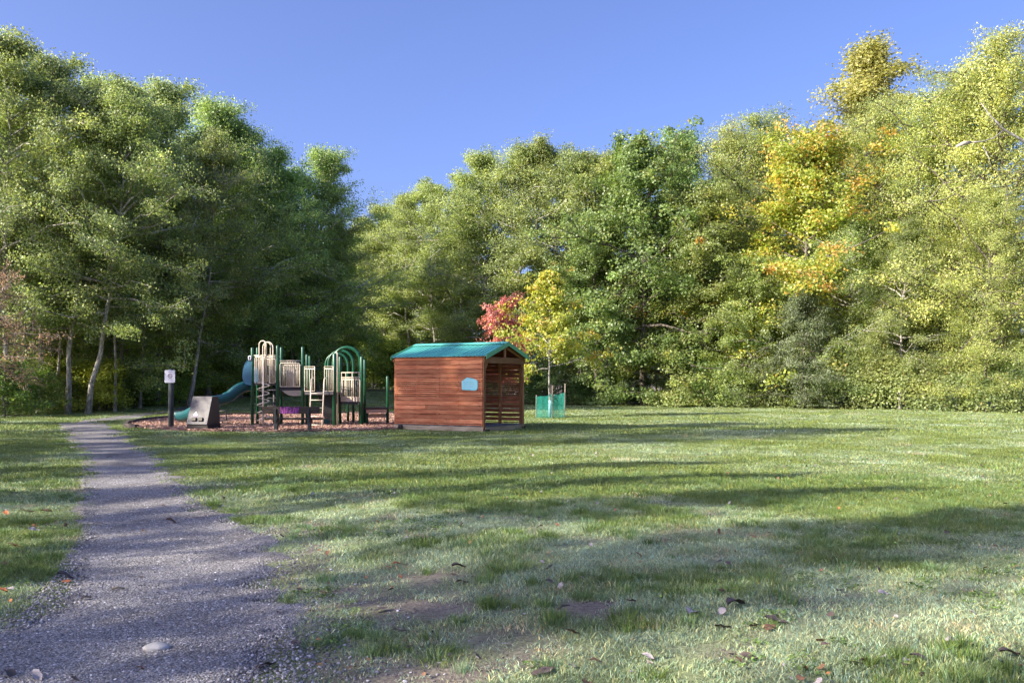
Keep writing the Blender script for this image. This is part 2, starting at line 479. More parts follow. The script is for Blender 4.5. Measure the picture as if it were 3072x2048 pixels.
def axis_coords(segs):
    o = []
    for a, b_, st in segs: o += list(np.arange(a, b_, st))
    return np.array(o + [segs[-1][1]])
gx = axis_coords([(-400, -60, 34), (-60, -22, 2.0), (-22, -9, 0.5), (-9, 8, 0.14), (8, 26, 0.5), (26, 60, 2.0), (60, 400, 34)])
gy = axis_coords([(-60, -4, 8), (-4, 3.2, 0.6), (3.2, 16, 0.14), (16, 32, 0.3), (32, 80, 1.2), (80, 600, 40)])
GX, GY = np.meshgrid(gx, gy, indexing='ij')
GZ = ground(GX, GY)
nx, ny = GX.shape
Vg = np.stack([GX.ravel(), GY.ravel(), GZ.ravel()], 1)
ii = (np.arange(nx - 1)[:, None] * ny + np.arange(ny - 1)[None]).ravel()
Fg = np.stack([ii, ii + ny, ii + ny + 1, ii + 1], 1)
dr, ba, ta = lawn_fields(GX.ravel(), GY.ravel())
wood_floor = np.clip(smooth(-22, -24.5, GX.ravel()) if False else 1 - smooth(-25.5, -22.5, GX.ravel() - 0.12 * (GY.ravel() - 45)), 0, 1)
wood_floor = np.maximum(wood_floor, smooth(64.5, 67.5, GY.ravel() + 0.7 * np.maximum(GX.ravel() - 14, 0)))
cg = np.stack([dr, np.maximum(ba, wood_floor), ta], 1)
go = link('ground', mesh_np('ground', Vg, Fg, cg, True), M['ground'])
go['kind'] = 'structure'; go['label'] = 'open park lawn with dry worn turf'

# gravel path: a strip with ragged edges lying just over the ground
rng = np.random.RandomState(5)
ys = np.concatenate([np.arange(2.7, 14, 0.05), np.arange(14, 36, 0.12), np.arange(36, 74, 0.5)])
l, r = path_edges(ys)
wob = lambda s, k: 0.55 * (N1.fbm(ys * 1.3 + s, ys * 0 + s, 4) - 0.5) + 0.40 * (N2.at(ys * 4.7 + s, ys * 0 + k) - 0.5)
l = l + wob(3.3, 8.0) * 0.7; r = r + wob(61.7, 3.0) * 1.15
K = 17
tt = np.linspace(0, 1, K)
PX = l[:, None] * (1 - tt) + r[:, None] * tt; PY = np.repeat(ys[:, None], K, 1)
PZ = ground(PX, PY) + 0.006 + 0.022 * smooth(0, 0.12, np.minimum(tt, 1 - tt))[None]
PZ[:, 0] -= 0.02; PZ[:, -1] -= 0.02
ny2 = K
ii = (np.arange(len(ys) - 1)[:, None] * ny2 + np.arange(ny2 - 1)[None]).ravel()
po = link('gravel_path', mesh_np('gravel_path', np.stack([PX.ravel(), PY.ravel(), PZ.ravel()], 1), np.stack([ii, ii + 1, ii + ny2 + 1, ii + ny2], 1), None, True), M['gravel'])
po['kind'] = 'structure'; po['label'] = 'grey gravel footpath'

# playground surface
cen = np.array([-8.3, 36.0])
ring = [PLAYA * k + cen * (1 - k) for k in (1.0, 0.97, 0.8, 0.6, 0.4, 0.2)]
Vp = []; Fp = []
for i, rg in enumerate(ring):
    z = ground(rg[:, 0], rg[:, 1]) + (0.005 if i == 0 else 0.035 + 0.05 * (N2.fbm(rg[:, 0] * 0.8, rg[:, 1] * 0.8, 3) - 0.3))
    Vp += list(np.column_stack([rg, z]))
m_ = len(PLAYA)
for i in range(len(ring) - 1):
    for k in range(m_):
        k2 = (k + 1) % m_
        Fp.append((i * m_ + k, i * m_ + k2, (i + 1) * m_ + k2, (i + 1) * m_ + k))
Vp.append((cen[0], cen[1], gz(*cen) + 0.05))
me = bpy.data.meshes.new('play_surface'); base = (len(ring) - 1) * m_
Fp += [(base + k, base + (k + 1) % m_, len(Vp) - 1) for k in range(m_)]
me.from_pydata([tuple(map(float, v)) for v in Vp], [], Fp); me.update()
so = link('play_surface', me, M['chips'])
so['kind'] = 'structure'; so['label'] = 'reddish wood chip surface under the playground'

# ------------------------------------------------------------------ trees
def leaf_quads(rng, C, size, up=0.5, out=None, droop=0.0, asp=0.62):
    """folded diamond leaves centred on C (Nx3), size N"""
    n = len(C)
    nrm = rng.normal(size=(n, 3)); nrm /= np.linalg.norm(nrm, axis=1)[:, None] + 1e-9
    nrm[:, 2] += up
    if out is not None: nrm += out * 0.85
    nrm /= np.linalg.norm(nrm, axis=1)[:, None] + 1e-9
    t = rng.normal(size=(n, 3)); t[:, 2] -= droop
    t -= nrm * (t * nrm).sum(1)[:, None]; t /= np.linalg.norm(t, axis=1)[:, None] + 1e-9
    b = np.cross(nrm, t)
    s = size[:, None]
    fold = nrm * s * 0.16
    P0 = C - t * s * 0.5; P2 = C + t * s * 0.5
    P1 = C + b * s * asp * 0.5 + fold - t * s * 0.06; P3 = C - b * s * asp * 0.5 + fold - t * s * 0.06
    V = np.stack([P0, P1, P2, P3], 1).reshape(-1, 3)
    q = np.arange(n) * 4
    F = np.concatenate([np.stack([q, q + 1, q + 2], 1), np.stack([q, q + 2, q + 3], 1)])
    return V, F

def gen_tree(name, seed, H, base, Rr, prof, nprim=46, nsec=5, nleaf=30000, lsize=0.15, tr=0.16, sig=0.36, ang=(10, 60), colf=None,
             bark='bark_pale', droop=0.2, sag=0.0, leader=True, up=0.5, dens=1.0, seclen=0.42, lean=0.25, asp=0.62):
    """tree meshes in local space; returns (trunk mesh, crown mesh)"""
    rng = np.random.RandomState(seed)
    mb = MB()
    nT = 11
    off = np.cumsum(rng.normal(size=(nT, 2)) * lean * H / 60, 0); off -= off[0]
    tz = np.linspace(0, H * 0.97, nT)
    TP = np.column_stack([off, tz])
    trad = tr * (1 - np.linspace(0, 1, nT) ** 0.9 * 0.93); trad[0] *= 1.35
    mb.tube([Vector(p) for p in TP - np.array([0, 0, 0.15]) * (np.arange(nT) == 0)[:, None]], list(trad), 9)
    cents = []; cw = []
    for i in range(nprim):
        f = (i + rng.rand()) / nprim
        t = base + (0.985 - base) * f ** 0.9
        z = t * H
        st = np.array([np.interp(z, tz, TP[:, 0]), np.interp(z, tz, TP[:, 1]), z])
        az = i * 2.39996 + rng.normal() * 0.5
        L = Rr * prof(f) * rng.uniform(0.5, 1.36)
        e = R(ang[0] + (ang[1] - ang[0]) * f + rng.normal() * 9)
        d = np.array([math.cos(az) * math.cos(e), math.sin(az) * math.cos(e), math.sin(e)])
        pts = [st]
        for k in range(1, 6):
            u = k / 5
            p = st + d * L * u + np.array([0, 0, -sag * L * u * u]) + rng.normal(size=3) * L * 0.035
            pts.append(p)
        r0 = max(0.012, min(trad[0] * 0.45, 0.012 + 0.012 * L))
        mb.tube([Vector(p) for p in pts], [r0 * (1 - 0.8 * k / 5) for k in range(6)], 5, False)
        for u in np.linspace(0.35, 1.0, 5):
            x = u * 5; k = min(4, int(x)); p = pts[k] + (pts[k + 1] - pts[k]) * (x - k)
            cents.append(p); cw.append(0.7)
        for j in range(nsec):
            u = rng.uniform(0.3, 1.0); x = u * 5; k = min(4, int(x)); p = pts[k] + (pts[k + 1] - pts[k]) * (x - k)
            d2 = d * 0.5 + rng.normal(size=3) * np.array([0.75, 0.75, 0.42]); d2 /= np.linalg.norm(d2)
            L2 = L * seclen * rng.uniform(0.5, 1.2)
            q = p + d2 * L2 + np.array([0, 0, -sag * L2 * 0.6]); mid = (p + q) / 2 + rng.normal(size=3) * L2 * 0.06
            mb.tube([Vector(p), Vector(mid), Vector(q)], [r0 * 0.42, r0 * 0.3, r0 * 0.12], 3, False)
            for v in (0.35, 0.7, 1.0):
                cents.append(p + (q - p) * v); cw.append(1.0)
    if leader:
        for k in range(14):
            z = H * (0.90 + 0.10 * k / 13)
            cents.append(np.array([np.interp(z, tz, TP[:, 0]), np.interp(z, tz, TP[:, 1]), z]) + rng.normal(size=3) * 0.12); cw.append(0.35)
    cents = np.array(cents); cw = np.array(cw) * rng.uniform(0.25, 1.6, len(cw))
    idx = rng.choice(len(cents), nleaf, p=cw / cw.sum())
    sg = sig * rng.uniform(0.6, 1.35, len(cents))
    C = cents[idx] + np.clip(rng.normal(size=(nleaf, 3)), -1.7, 1.7) * np.array([1, 1, 0.62]) * sg[idx][:, None]
    C[:, 2] = np.maximum(C[:, 2], 0.25)
    axis = np.column_stack([np.interp(C[:, 2], tz, TP[:, 0]), np.interp(C[:, 2], tz, TP[:, 1])])
    out = np.zeros_like(C); out[:, :2] = C[:, :2] - axis; out /= np.linalg.norm(out, axis=1)[:, None] + 1e-6
    size = lsize * rng.uniform(0.6, 1.3, nleaf)
    V, F = leaf_quads(rng, C, size, up, out, droop, asp)
    ctone = rng.normal(size=len(cents))
    col = colf(rng, C, idx, cents, ctone, H, Rr)
    col = np.clip(np.repeat(col, 4, 0), 0.004, 0.9)
    tm = bpy.data.meshes.new(name + '_trunk'); tm.from_pydata(mb.v, [], mb.f); tm.polygons.foreach_set('use_smooth', np.array(mb.sm, bool)); tm.update()
    tm.materials.append(M[bark])
    cm = mesh_np(name + '_crown', V, F, col); cm.materials.append(M['leaf'])
    return tm, cm, float(np.percentile(C[:, 2], 99.8))

def tone(base, cl=0.16, lf=0.20, warm=0.10):
    base = np.array(base)
    def f(rng, C, idx, cents, ct, H, Rr):
        n = len(C)
        k = np.exp(cl * ct[idx] + lf * rng.normal(size=n))
        w = rng.normal(size=n) * warm + 0.5 * warm * ct[idx]
        return 1.65 * base[None] * k[:, None] * np.stack([1 + w, 1 + 0.3 * w, 1 - 0.4 * w], 1)
    return f
def tone_maple(green, yellow, orange, py, po, top=True):
    g, y_, o_ = map(np.array, (green, yellow, orange))
    def f(rng, C, idx, cents, ct, H, Rr):
        h = cents[:, 2] / H
        rad = np.hypot(cents[:, 0], cents[:, 1]) / Rr
        score = rng.rand(len(cents)) - (0.35 * (h - 0.45) + 0.25 * (rad - 0.5) if top else 0)
        kind = np.where(score < po, 2, np.where(score < po + py, 1, 0))
        n = len(C); k = np.exp(0.13 * ct[idx] + 0.18 * rng.normal(size=n))
        kk = np.where(rng.rand(n) < 0.25, rng.permutation(kind[idx]), kind[idx])
        pal = np.stack([g, y_, o_])
        return 1.55 * pal[kk] * k[:, None]
    return f

alder_prof = lambda f: 0.35 + 1.25 * math.sin(math.pi * min(1, 0.22 + 0.78 * f)) ** 0.9 * (1 - 0.25 * f)
round_prof = lambda f: 0.25 + 1.0 * math.sin(math.pi * min(1, 0.20 + 0.74 * f)) ** 0.7
cone_prof = lambda f: 1.12 - 0.98 * f
bush_prof = lambda f: 0.55 + 0.6 * math.sin(math.pi * min(1, 0.3 + 0.65 * f))

OLIVE = (0.172, 0.207, 0.072)
KIND = {}
for i in range(4):
    KIND['alder%d' % i] = gen_tree('alder%d' % i, 100 + i, 17.0, 0.26, 2.9, alder_prof, 48, 5, 60000, 0.122, 0.15, 0.31, (2, 66), tone(OLIVE, 0.22), 'bark_pale', 0.3, 0.05, lean=0.45)
for i in range(2):
    KIND['alder_low%d' % i] = gen_tree('alder_low%d' % i, 140 + i, 16.0, 0.07, 3.2, alder_prof, 56, 5, 66000, 0.122, 0.15, 0.33, (2, 64), tone(OLIVE, 0.22), 'bark_pale', 0.3, 0.08, lean=0.4)
for i in range(2):
    KIND['maple%d' % i] = gen_tree('maple%d' % i, 200 + i, 16.0, 0.07, 4.7, round_prof, 52, 6, 52000, 0.17, 0.22, 0.36, (-6, 62), tone_maple((0.140, 0.188, 0.058), (0.20, 0.22, 0.06), (0.36, 0.19, 0.04), 0.12, 0.003, False), 'bark_dark', 0.9, 0.14, up=0.35, asp=0.9)
KIND['gold_maple'] = gen_tree('gold_maple', 222, 16.5, 0.08, 4.6, round_prof, 56, 6, 56000, 0.17, 0.22, 0.38, (-6, 66), tone_maple((0.22, 0.265, 0.050), (0.35, 0.32, 0.055), (0.44, 0.27, 0.065), 0.26, 0.0), 'bark_dark', 0.9, 0.12, up=0.35, asp=0.9)
for i in range(2):
    KIND['willow%d' % i] = gen_tree('willow%d' % i, 300 + i, 17.0, 0.05, 4.2, round_prof, 62, 6, 80000, 0.125, 0.16, 0.36, (4, 70), tone((0.228, 0.258, 0.082), 0.2, 0.22), 'bark_dark', 0.5, 0.10, asp=0.5)
KIND['slim'] = gen_tree('slim', 150, 11.0, 0.50, 1.9, alder_prof, 26, 4, 16000, 0.12, 0.085, 0.28, (10, 60), tone(OLIVE, 0.22), 'bark_pale', 0.3, 0.04, lean=0.5)
KIND['cottonwood'] = gen_tree('cottonwood', 335, 24.0, 0.30, 4.6, lambda f: 1.05 - 0.70 * f, 60, 5, 52000, 0.15, 0.26, 0.38, (30, 78), tone_maple((0.26, 0.265, 0.09), (0.33, 0.31, 0.10), (0.40, 0.27, 0.09), 0.36, 0.005, False), 'bark_pale', 0.6, 0.0, asp=0.8)
KIND['cedar'] = gen_tree('cedar', 340, 8.0, 0.06, 3.0, cone_prof, 60, 7, 30000, 0.15, 0.12, 0.22, (4, 30), tone((0.13, 0.165, 0.085), 0.2, 0.2, 0.05), 'bark_dark', 1.4, 0.28, asp=0.35)
for i in range(3):
    KIND['shrub%d' % i] = gen_tree('shrub%d' % i, 360 + i, 3.0, 0.03, 1.7, bush_prof, 30, 5, 8000, 0.15, 0.035, 0.27, (15, 70), tone((0.13, 0.175, 0.045), 0.18, 0.22), 'bark_dark', 0.3, 0.05, leader=False)
KIND['red_tree'] = gen_tree('red_tree', 380, 6.4, 0.25, 2.0, round_prof, 30, 5, 8200, 0.17, 0.06, 0.20, (20, 62), tone((0.31, 0.115, 0.105), 0.28, 0.25, 0.12), 'bark_dark', 1.3, 0.12, asp=0.5)
def sap_prof(f): return 1.10 - 0.98 * f
KIND['sapling'] = gen_tree('sapling', 391, 6.4, 0.32, 2.05, sap_prof, 34, 6, 11000, 0.13, 0.048, 0.17, (14, 80), tone_maple((0.235, 0.262, 0.05), (0.33, 0.305, 0.05), (0.36, 0.24, 0.06), 0.30, 0.005), 'bark_pale', 0.9, 0.03, asp=0.85, lean=0.1)
KIND['dead'] = gen_tree('dead', 400, 7.0, 0.34, 2.7, round_prof, 40, 7, 12000, 0.13, 0.09, 0.18, (0, 50), tone((0.24, 0.165, 0.135), 0.25, 0.25), 'bark_dark', 1.6, 0.25, asp=0.32)

tree_rng = random.Random(77)
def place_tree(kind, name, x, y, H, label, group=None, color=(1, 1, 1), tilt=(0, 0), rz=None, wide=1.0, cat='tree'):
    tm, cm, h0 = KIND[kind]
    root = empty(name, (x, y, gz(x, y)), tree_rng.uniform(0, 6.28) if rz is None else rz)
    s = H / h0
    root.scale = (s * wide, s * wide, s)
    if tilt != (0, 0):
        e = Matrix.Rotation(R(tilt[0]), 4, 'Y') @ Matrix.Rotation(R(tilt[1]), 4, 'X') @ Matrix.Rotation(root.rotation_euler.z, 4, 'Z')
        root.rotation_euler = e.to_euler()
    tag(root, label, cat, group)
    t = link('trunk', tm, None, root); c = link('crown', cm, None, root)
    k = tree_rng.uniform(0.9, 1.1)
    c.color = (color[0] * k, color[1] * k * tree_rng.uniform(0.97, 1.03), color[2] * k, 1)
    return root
def T(kind, name, px, D, pytop, label, group=None, color=(1, 1, 1), tilt=(0, 0), wide=1.0, rz=None):
    x = X_of(px, D); H = (Z_of(pytop, D) - gz(x, D)) * 1.0
    return place_tree(kind, name, x, D, H, label, group, color, tilt, rz, wide)

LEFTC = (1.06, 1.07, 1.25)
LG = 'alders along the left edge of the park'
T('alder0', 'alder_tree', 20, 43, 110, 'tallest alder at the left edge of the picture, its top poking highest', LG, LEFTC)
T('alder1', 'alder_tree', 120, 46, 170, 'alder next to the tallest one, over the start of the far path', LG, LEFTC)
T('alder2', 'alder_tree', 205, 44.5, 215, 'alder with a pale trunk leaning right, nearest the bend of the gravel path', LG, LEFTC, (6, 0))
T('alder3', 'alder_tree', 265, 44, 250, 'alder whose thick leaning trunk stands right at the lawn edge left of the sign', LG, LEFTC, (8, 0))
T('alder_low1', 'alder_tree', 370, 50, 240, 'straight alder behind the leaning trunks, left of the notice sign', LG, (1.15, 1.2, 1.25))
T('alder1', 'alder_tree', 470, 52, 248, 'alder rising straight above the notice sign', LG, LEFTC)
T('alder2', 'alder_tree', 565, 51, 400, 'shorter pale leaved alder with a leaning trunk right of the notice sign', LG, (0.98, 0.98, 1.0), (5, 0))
T('alder_low1', 'alder_tree', 625, 57, 290, 'tall alder with a rounded dark top above the slide', LG, (1.08, 1.22, 1.25))  # leaf tints from here to the line's end brightened to lift the shade
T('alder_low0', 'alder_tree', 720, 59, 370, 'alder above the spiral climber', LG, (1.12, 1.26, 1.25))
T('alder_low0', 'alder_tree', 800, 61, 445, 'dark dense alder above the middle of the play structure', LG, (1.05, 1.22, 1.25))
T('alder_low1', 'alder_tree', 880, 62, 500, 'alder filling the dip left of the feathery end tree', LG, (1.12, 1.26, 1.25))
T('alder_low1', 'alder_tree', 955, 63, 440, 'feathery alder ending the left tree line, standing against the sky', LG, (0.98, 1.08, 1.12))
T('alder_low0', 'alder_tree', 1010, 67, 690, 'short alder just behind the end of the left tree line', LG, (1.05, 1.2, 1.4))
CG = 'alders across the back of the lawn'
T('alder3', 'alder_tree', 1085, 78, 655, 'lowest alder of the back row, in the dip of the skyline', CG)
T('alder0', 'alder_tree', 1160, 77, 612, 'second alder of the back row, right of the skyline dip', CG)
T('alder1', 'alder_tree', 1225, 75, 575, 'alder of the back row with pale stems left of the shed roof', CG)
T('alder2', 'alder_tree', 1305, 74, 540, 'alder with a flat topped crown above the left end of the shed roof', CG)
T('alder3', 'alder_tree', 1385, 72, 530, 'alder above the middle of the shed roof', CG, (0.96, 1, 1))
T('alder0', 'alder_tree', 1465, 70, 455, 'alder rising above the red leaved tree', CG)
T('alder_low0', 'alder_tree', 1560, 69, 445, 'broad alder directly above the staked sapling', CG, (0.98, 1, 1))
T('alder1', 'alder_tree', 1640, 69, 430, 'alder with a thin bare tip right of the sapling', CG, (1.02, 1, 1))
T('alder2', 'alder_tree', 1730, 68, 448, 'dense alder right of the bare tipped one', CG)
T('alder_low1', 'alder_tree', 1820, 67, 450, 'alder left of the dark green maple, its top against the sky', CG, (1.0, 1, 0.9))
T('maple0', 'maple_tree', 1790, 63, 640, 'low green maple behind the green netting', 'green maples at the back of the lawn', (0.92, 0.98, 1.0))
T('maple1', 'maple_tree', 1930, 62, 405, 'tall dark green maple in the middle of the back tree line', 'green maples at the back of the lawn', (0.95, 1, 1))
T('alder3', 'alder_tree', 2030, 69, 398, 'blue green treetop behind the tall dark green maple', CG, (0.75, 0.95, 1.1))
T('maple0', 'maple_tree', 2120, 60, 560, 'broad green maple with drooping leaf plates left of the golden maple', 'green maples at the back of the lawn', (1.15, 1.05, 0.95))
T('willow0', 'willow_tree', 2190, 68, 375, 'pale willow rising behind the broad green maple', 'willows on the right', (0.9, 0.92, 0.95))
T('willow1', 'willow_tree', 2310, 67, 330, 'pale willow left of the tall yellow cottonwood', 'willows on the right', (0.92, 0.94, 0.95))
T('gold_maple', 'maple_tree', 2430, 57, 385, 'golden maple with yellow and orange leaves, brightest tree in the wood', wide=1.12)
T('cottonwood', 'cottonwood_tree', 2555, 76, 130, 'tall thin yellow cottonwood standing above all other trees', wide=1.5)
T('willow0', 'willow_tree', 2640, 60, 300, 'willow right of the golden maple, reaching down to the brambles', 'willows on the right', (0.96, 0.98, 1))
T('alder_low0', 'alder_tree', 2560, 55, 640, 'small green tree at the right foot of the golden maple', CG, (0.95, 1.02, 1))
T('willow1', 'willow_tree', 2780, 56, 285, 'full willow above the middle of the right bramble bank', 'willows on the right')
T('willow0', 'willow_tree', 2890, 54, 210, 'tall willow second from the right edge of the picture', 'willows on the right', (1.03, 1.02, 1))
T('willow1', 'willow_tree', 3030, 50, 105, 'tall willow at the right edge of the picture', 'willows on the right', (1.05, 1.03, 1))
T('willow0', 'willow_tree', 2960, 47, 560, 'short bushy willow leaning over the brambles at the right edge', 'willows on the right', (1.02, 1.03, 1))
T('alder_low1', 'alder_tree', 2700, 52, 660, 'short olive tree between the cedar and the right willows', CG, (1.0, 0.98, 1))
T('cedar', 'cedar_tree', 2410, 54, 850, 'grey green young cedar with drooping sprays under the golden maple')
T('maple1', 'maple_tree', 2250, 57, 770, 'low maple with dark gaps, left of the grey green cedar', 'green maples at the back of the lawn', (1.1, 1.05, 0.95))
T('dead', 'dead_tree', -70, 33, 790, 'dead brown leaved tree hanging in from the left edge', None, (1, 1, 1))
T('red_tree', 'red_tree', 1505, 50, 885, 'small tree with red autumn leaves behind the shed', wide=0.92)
T('sapling', 'maple_sapling', 1648, 40.8, 815, 'young yellow green maple staked inside the green netting')

LLG = 'low branched young alders at the left wood edge'
for px, D, top, lab in ((40, 47.5, 640, 'low branched young alder behind the dead tree'), (150, 50, 620, 'low branched young alder seen left of the leaning trunks'), (330, 50.5, 600, 'low branched young alder right of the thick leaning trunk'), (450, 54, 640, 'low branched young alder behind the notice sign'),
                        (545, 55.5, 700, 'low branched young alder above the litter bin'), (660, 60.5, 660, 'low branched young alder above the slide chute'), (770, 63.5, 700, 'low branched young alder behind the slide tower'), (860, 65, 720, 'low branched young alder behind the beige bar panel')):
    T('alder_low%d' % (px // 10 % 2), 'alder_tree', px, D, top, lab, LLG, (1.25, 1.25, 1.2), wide=1.25)  # bright tint lightens the shaded understory through the leaf colour
SLG = 'slim pale stemmed alders at the left wood edge'
for px, D, top, tl, lab in ((70, 44.5, 560, 3, 'slim pale stem left of the first leaning trunk, half hidden by the dead tree'), (110, 47, 540, -2, 'slim upright pale stem just right of the dead tree'), (160, 46.5, 520, 4, 'slim pale stem between the dead tree and the leaning trunks'), (300, 48, 540, 2, 'slim pale stem right of the thick leaning trunk'),
                            (345, 47, 600, -2, 'slim upright pale stem midway between leaning trunk and sign'), (420, 50, 560, 3, 'slim pale stem nearest the notice sign on its left'), (495, 53, 580, -1, 'slim pale stem directly behind the notice sign'), (690, 60, 620, 6, 'slim leaning pale stem behind the slide tower'), (915, 64, 640, 9, 'slim pale stem leaning right above the ladder')):
    T('slim', 'alder_tree', px, D, top, lab, SLG, LEFTC, (tl, 0))
# the wood goes on behind: filler rows
def filler(n, x0, x1, y0, y1, Hlo, Hhi, kinds, label, group, seed, color, keep=lambda x, y: True):
    rg = random.Random(seed); P = []
    tries = 0
    while len(P) < n and tries < 4000:
        tries += 1
        x, y = rg.uniform(x0, x1), rg.uniform(y0, y1)
        if not keep(x, y) or any((x - a) ** 2 + (y - b_) ** 2 < 9 for a, b_ in P): continue
        P.append((x, y))
        place_tree(rg.choice(kinds), 'alder_tree', x, y, rg.uniform(Hlo, Hhi), label, group, color, (rg.uniform(-3, 3), rg.uniform(-3, 3)))
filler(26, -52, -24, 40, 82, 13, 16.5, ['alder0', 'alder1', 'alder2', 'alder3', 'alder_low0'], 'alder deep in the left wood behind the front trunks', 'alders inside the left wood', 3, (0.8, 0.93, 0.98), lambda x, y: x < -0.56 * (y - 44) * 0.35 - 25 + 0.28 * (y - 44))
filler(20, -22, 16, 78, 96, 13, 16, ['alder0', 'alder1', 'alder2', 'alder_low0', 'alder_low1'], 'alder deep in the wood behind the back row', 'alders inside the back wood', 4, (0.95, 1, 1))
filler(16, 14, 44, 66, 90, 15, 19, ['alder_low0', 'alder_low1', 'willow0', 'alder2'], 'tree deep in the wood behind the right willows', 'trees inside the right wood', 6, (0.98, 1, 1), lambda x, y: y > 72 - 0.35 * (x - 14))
filler(16, -44, -26, 46, 78, 6.5, 9, ['alder_low0', 'alder_low1'], 'young leafy tree filling the gaps between the left trunks', 'young trees inside the left wood', 8, (1.15, 1.12, 0.9), lambda x, y: x < -0.56 * (y - 44) * 0.35 - 26.5 + 0.28 * (y - 44))  # warm bright tint paints a glowing lit understory into these leaves
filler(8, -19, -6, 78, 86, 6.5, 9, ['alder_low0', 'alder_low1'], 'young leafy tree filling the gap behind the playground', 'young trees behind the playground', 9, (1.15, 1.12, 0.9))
# the left tree line runs on beside the viewer, outside the picture
for i, (x, y, H, k, wd) in enumerate([(-10, -7.5, 12, 'alder0', 0.6), (-13, -4.6, 12.5, 'alder1', 0.6), (-14.5, -2.0, 13.5, 'alder2', 0.55), (-12.5, 0.2, 12, 'alder3', 0.5), (-14.2, 2.3, 12.5, 'alder1', 0.45),
                                      (-15, 4.8, 12.8, 'alder2', 0.38), (-16.3, 7.0, 12.8, 'alder0', 0.38), (-12.6, 8.6, 5.5, 'alder_low0', 0.9), (-14.8, 11.8, 6.5, 'alder_low1', 0.9), (-16.5, 15.0, 7.5, 'alder_low0', 0.8),
                                      (-21, 13.2, 21, 'alder0', 0.75), (-22.5, 16.8, 20, 'alder3', 0.7), (-20.3, 20.6, 14, 'alder1', 0.9), (-21.5, 24.8, 10, 'alder2', 0.8), (-27.5, 30.5, 11, 'alder3', 1.0)]):
    place_tree(k, 'alder_tree', x, y, H, 'alder of the left tree line beside the viewer', 'alders beside the viewer', LEFTC, wide=wd)

# shrubs under the trees
SG = 'shrubs under the trees'
def S(px, D, h, label, color=(1, 1, 1), k=None):  # bright color values put backlit, sunlit understory into the leaf tint
    x = X_of(px, D)
    place_tree('shrub%d' % (tree_rng.randrange(3) if k is None else k), 'shrub', x, D, h, label, SG, color, wide=1.25, cat='shrub')
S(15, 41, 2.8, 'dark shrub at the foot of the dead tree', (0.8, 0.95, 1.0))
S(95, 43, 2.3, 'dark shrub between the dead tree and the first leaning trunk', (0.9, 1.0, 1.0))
S(170, 48, 3.4, 'yellow green shrub with a painted backlit tint left of the leaning trunks', (1.8, 1.55, 1.1))
S(235, 48.5, 2.6, 'shrub tinted bright as if backlit, seen between the two leaning trunks', (2.0, 1.5, 0.9))
S(320, 47.5, 2.8, 'yellow green shrub tinted bright as if backlit, right of the thick leaning trunk', (1.9, 1.6, 1.0))
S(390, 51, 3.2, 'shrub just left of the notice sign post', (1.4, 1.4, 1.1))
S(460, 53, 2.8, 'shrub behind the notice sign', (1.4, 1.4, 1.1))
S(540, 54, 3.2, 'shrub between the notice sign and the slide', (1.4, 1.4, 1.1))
S(640, 59, 3.6, 'green shrub with a painted glow behind the slide chute', (1.8, 1.7, 1.0))
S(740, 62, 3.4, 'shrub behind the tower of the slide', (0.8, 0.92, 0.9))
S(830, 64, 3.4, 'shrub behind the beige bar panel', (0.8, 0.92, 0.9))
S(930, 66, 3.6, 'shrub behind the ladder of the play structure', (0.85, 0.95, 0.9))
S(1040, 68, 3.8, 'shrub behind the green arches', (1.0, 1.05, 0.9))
S(1120, 71, 4.6, 'shrub with a painted sunlit tint between the green arches and the shed', (1.5, 1.35, 0.9))
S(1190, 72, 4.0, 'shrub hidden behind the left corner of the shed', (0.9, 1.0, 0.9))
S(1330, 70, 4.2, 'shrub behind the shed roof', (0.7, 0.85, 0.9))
S(1600, 64, 2.6, 'low shrub with a painted shade tint between the shed and the netting', (0.55, 0.7, 0.75))  # dark tint here and below puts the trees' shade into the leaves
S(1740, 63, 2.2, 'low shrub with a painted shade tint just right of the netting', (0.55, 0.7, 0.75))

